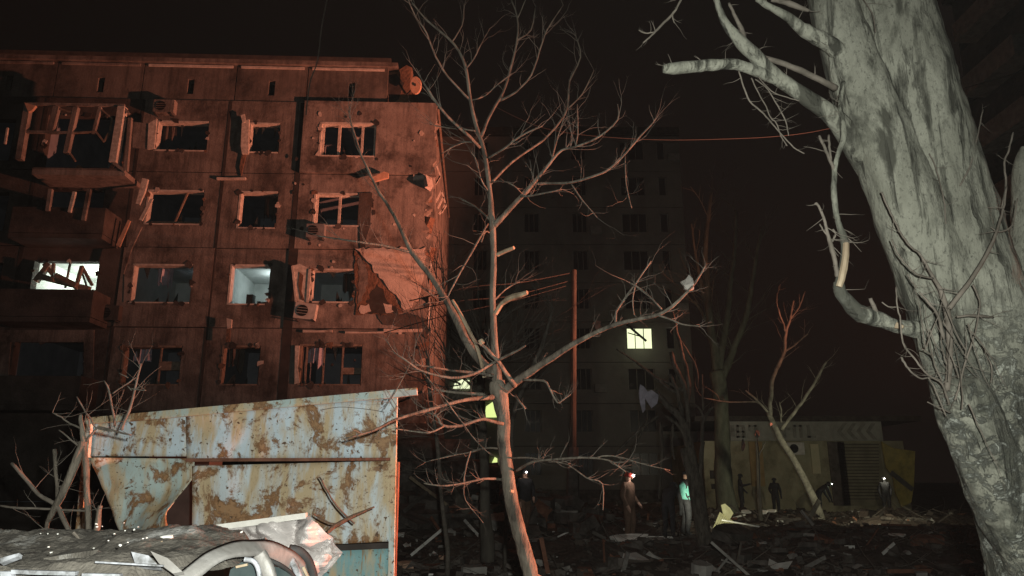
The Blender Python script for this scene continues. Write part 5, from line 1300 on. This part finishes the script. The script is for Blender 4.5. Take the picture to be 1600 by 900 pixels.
# ================================================================ BROKEN SHRUB AT THE LEFT
sh = thing('broken_shrub', (W(130,860,5).x, 5, 0), 'broken bare shrub with snapped stems left of the garage', 'shrub')
for pl in ([(139,860,10),(137,800,9),(135,740,9),(131,690,8),(127,660,7),(126,648,5)], [(75,815,7),(90,785,12),(105,755,12),(120,720,13),(130,690,12)], [(150,850,11),(152,820,10),(157,790,7)],
           [(18,724,5),(40,748,6),(60,772,6),(86,788,7),(98,808,8),(108,830,7),(112,842,6)], [(85,702,6),(87,730,5.5),(89,760,5),(90,790,6)], [(72,860,6),(73,830,6),(75,812,6)],
           [(190,672,5),(196,655,4.4),(204,635,4.4),(213,600,3.6),(220,568,2.6)], [(180,666,4,.2),(176,640,3.4,.2),(170,610,3,.2),(163,595,2,.2)], [(140,668,3,.3),(136,650,2.6,.3),(120,620,2,.3)],
           [(135,690,4),(150,670,3.4),(160,668,3),(185,675,3),(205,680,2.4)], [(128,670,3.4),(110,662,3),(96,652,2.4),(82,645,1.8)], [(126,700,3),(112,688,2.6),(92,672,2)],
           [(205,607,2),(216,609,1.8),(228,610,1.4)], [(206,610,1.8),(199,603,1.6)], [(176,615,2.4,.2),(190,605,2,.2),(205,595,2,.2),(212,590,1.6,.2)],
           [(0,790,3),(30,794,3.4),(70,795,3.6),(110,797,3.4),(138,798,3)], [(134,645,2.4),(142,655,2.4),(150,668,2.6),(175,674,2.4)], [(200,590,1.8,.2),(186,583,1.6,.2)]):
    mb = MB(); shp = globals().setdefault('shp', []); p2, r2 = branch(mb, pl, 5.0, 8, .12, 3, .4); shp += p2[2:]; mb.build('stem', bark if pl[0][2] > 5 else bark_twig, sh, smooth=True)
tw = MB()
for k in range(50):
    P = R.choice(shp)
    twig(tw, P, (R.uniform(-1,1), 0, R.uniform(-.3,1)), R.uniform(.08,.3), .0022, 1, 5, .2, 4, 1.5)
tw.build('twigs', bark_twig, sh, kind='stuff')

# ================================================================ PEOPLE
def person(px, py_feet, Y, label, mats, face=0, pose='stand', lampm=None, helmet=None, vest=None, h=1.74, lean=0.0, glow=0, gcol=(1,.9,.8), sink=0):
    B = W(px, py_feet, Y); B.z = gz(B.x, Y)-sink if py_feet is None else B.z
    t = thing('person', B, label, 'person')
    J = {'pel':(0,0,.95),'sp':(0,-.02,1.12),'ch':(0,-.01,1.32),'nk':(0,.0,1.48),'hd':(0,-.02,1.58),'ht':(0,-.02,1.69),
         'sl':(-.17,0,1.42),'el':(-.26,.03,1.15),'wl':(-.24,-.10,.92),'hl':(-.23,-.14,.83),
         'sr':(.17,0,1.42),'er':(.25,.02,1.16),'wr':(.20,-.16,.98),'hr':(.18,-.22,.92),
         'pl':(-.09,0,.9),'kl':(-.11,-.03,.50),'al':(-.12,.03,.09),'tl':(-.13,-.13,.035),
         'pr':(.09,0,.9),'kr':(.10,-.05,.50),'ar':(.11,.04,.09),'tr':(.13,-.12,.035)}
    if pose == 'bend':
        J.update({'ch':(0,-.28,1.2),'nk':(0,-.40,1.30),'hd':(0,-.50,1.33),'ht':(0,-.58,1.38),'sp':(0,-.12,1.08),'sl':(-.17,-.36,1.22),'sr':(.17,-.36,1.22),
                  'el':(-.22,-.42,.95),'wl':(-.18,-.52,.72),'hl':(-.16,-.54,.63),'er':(.22,-.42,.95),'wr':(.16,-.54,.72),'hr':(.14,-.56,.63)})
    if pose == 'step': J.update({'kl':(-.11,-.22,.52),'al':(-.11,-.22,.10),'tl':(-.12,-.38,.05),'kr':(.1,.08,.5),'ar':(.1,.25,.12),'tr':(.11,.13,.04)})
    if pose == 'arms': J.update({'el':(-.30,-.1,1.2),'wl':(-.2,-.34,1.25),'hl':(-.16,-.42,1.27)})
    rd = {'pel':.165,'sp':.16,'ch':.185,'nk':.055,'hd':.085,'ht':.075,'sl':.085,'el':.066,'wl':.042,'hl':.035,'sr':.085,'er':.066,'wr':.042,'hr':.035,
          'pl':.115,'kl':.085,'al':.062,'tl':.045,'pr':.115,'kr':.085,'ar':.062,'tr':.04}
    E = [('pel','sp'),('sp','ch'),('ch','nk'),('nk','hd'),('hd','ht'),('ch','sl'),('sl','el'),('el','wl'),('wl','hl'),('ch','sr'),('sr','er'),('er','wr'),('wr','hr'),
         ('pel','pl'),('pl','kl'),('kl','al'),('al','tl'),('pel','pr'),('pr','kr'),('kr','ar'),('ar','tr')]
    # five fingers on each hand
    for s_, hnd, wr_ in ((-1,'hl','wl'), (1,'hr','wr')):
        d = (Vector(J[hnd])-Vector(J[wr_])).normalized(); side = d.orthogonal().normalized()
        for k in range(5):
            o_ = side*(k-2)*.02; nm = '%s%d' % (hnd, k); L_ = (.055,.075,.085,.078,.06)[k]
            if k == 0: o_ = side*-.035; L_ = .04
            J[nm] = tuple(Vector(J[hnd])+o_+d*L_); rd[nm] = .009; E.append((hnd, nm))
    k_ = h/1.74; names = list(J); idx = {n_: i for i, n_ in enumerate(names)}
    rot = Matrix.Rotation(face, 3, 'Z') @ Matrix.Rotation(lean, 3, 'X')
    me = bpy.data.meshes.new('body'); me.from_pydata([tuple(rot @ Vector(J[n_])*k_) for n_ in names], [(idx[a], idx[b]) for a, b in E], [])
    o = bpy.data.objects.new('body', me); COL.objects.link(o)
    o.modifiers.new('s', 'SKIN'); o.modifiers.new('u', 'SUBSURF').levels = 1
    sv = me.skin_vertices[0].data
    for n_ in names: sv[idx[n_]].radius = (rd[n_]*k_, rd[n_]*k_*(.8 if n_ in ('pel','sp','ch') else 1)); sv[idx[n_]].use_root = (n_ == 'pel')
    dg = bpy.context.evaluated_depsgraph_get(); me2 = bpy.data.meshes.new_from_object(o.evaluated_get(dg))
    bpy.data.objects.remove(o)
    o = bpy.data.objects.new('body', me2); COL.objects.link(o); o.parent = t
    me2.materials.clear()
    for m_ in mats: me2.materials.append(m_)      # jacket, trousers, skin
    inv = rot.inverted(); hh = Vector(J['hd'])
    for p in me2.polygons:
        c = (inv @ p.center)/k_; p.use_smooth = True
        hand = min((c-Vector(J['hl'])).length, (c-Vector(J['hr'])).length)
        p.material_index = 2 if ((c-hh).length < .14 and c.z > J['nk'][2]) or hand < .10 else (1 if c.z < .93 else 0)
    Hd = B+rot @ (Vector(J['hd'])*k_); fw = rot @ Vector((0,-1,0)); up = (rot @ (Vector(J['ht'])-Vector(J['nk']))).normalized()
    mb = MB(); mb.chunk(Hd+fw*.10*k_, .016, 1, (.6,1,1)); mb.build('nose', mats[2], t)
    mb = MB()      # helmet / hair cap
    pts = [Hd+up*z_*k_ for z_ in (.03,.07,.11,.135,.145)]; mb.tube(pts, [.115*k_,.112*k_,.09*k_,.055*k_,.015], 14)
    mb.build('helmet' if helmet else 'hair', helmet or dark_cl, t, smooth=True)
    if lampm:
        mb = MB(); q = Hd+fw*.125*k_+up*.06; mb.tube([q, q+fw*.03], [.035,.03] if helmet else [.022,.018], 10); mb.build('headlamp', lampm, t)
        if glow: lamp('headlamp_light', 'POINT', q+fw*.12, glow, gcol, rad=.03)
    if vest:
        mb = MB(); c0 = [B+rot @ (Vector(J[n_])*k_) for n_ in ('pel','sp','ch')]; mb.tube([c0[0], c0[1], c0[2], c0[2]+up*.1], [.175*k_,.165*k_,.19*k_,.10*k_], 14); mb.build('vest', vest, t, smooth=True)
    return t
person(985, 852, 20, 'person in brown work clothes with red helmet and bright headlamp, right of the pole', (brown_cl, brown_cl, skin_m), face=.9, lampm=headlamp_m, helmet=helmet_m, pose='stand', glow=5, h=1.84)
person(1072, 838, 21, 'person in dark clothes and teal reflective vest left of the shattered trunk', (dark_cl, dark_cl, skin_m), face=1.9, vest=green_cl, pose='arms', lean=.05)
person(1046, 842, 20.5, 'person all in dark clothes, bent forward beside the teal-vested one', (dark_cl, dark_cl, dark_cl), face=2.6, pose='bend')
person(1160, 803, 34, 'dark figure seen against the shop wall, right of the poplar', (dark_cl, dark_cl, dark_cl), face=1.2, pose='arms')
person(1281, 806, 34, 'dark figure with a greenish torch right of the leaning tree', (dark_cl, dark_cl, dark_cl), face=1.6, pose='bend', lampm=headlamp_g, glow=8, gcol=(.85,1,.7))
person(1388, 806, 35, 'dark figure with a bright headlamp before the torn yellow sheet', (dark_cl, dark_cl, dark_cl), face=-.3, lampm=headlamp_m, pose='stand', glow=10, gcol=(1,.95,.7))
person(820, 838, 20.5, 'shadowy person with a white headlamp just right of the young trunk', (dark_cl, brown_cl, skin_m), face=.3, lampm=headlamp_m, pose='step', glow=1.0)
person(1214, 806, 36, 'faint grey figure against the shop wall between the thin stem and the leaning tree', (dark_cl, dark_cl, dark_cl), face=2.5, pose='stand')

# ================================================================ thin smoke
hz = bpy.data.materials.new('haze_volume'); hz.use_nodes = True
N = hz.node_tree.nodes; N.clear()
out = N.new('ShaderNodeOutputMaterial'); vol = N.new('ShaderNodeVolumePrincipled')
vol.inputs['Color'].default_value = (.86,.80,.76,1); vol.inputs['Density'].default_value = .00011
hz.node_tree.links.new(vol.outputs[0], out.inputs['Volume'])
mb = MB(); mb.box((0, 35, 15), (110, 90, 34.5)); tag(mb.build('haze', hz), kind='stuff')
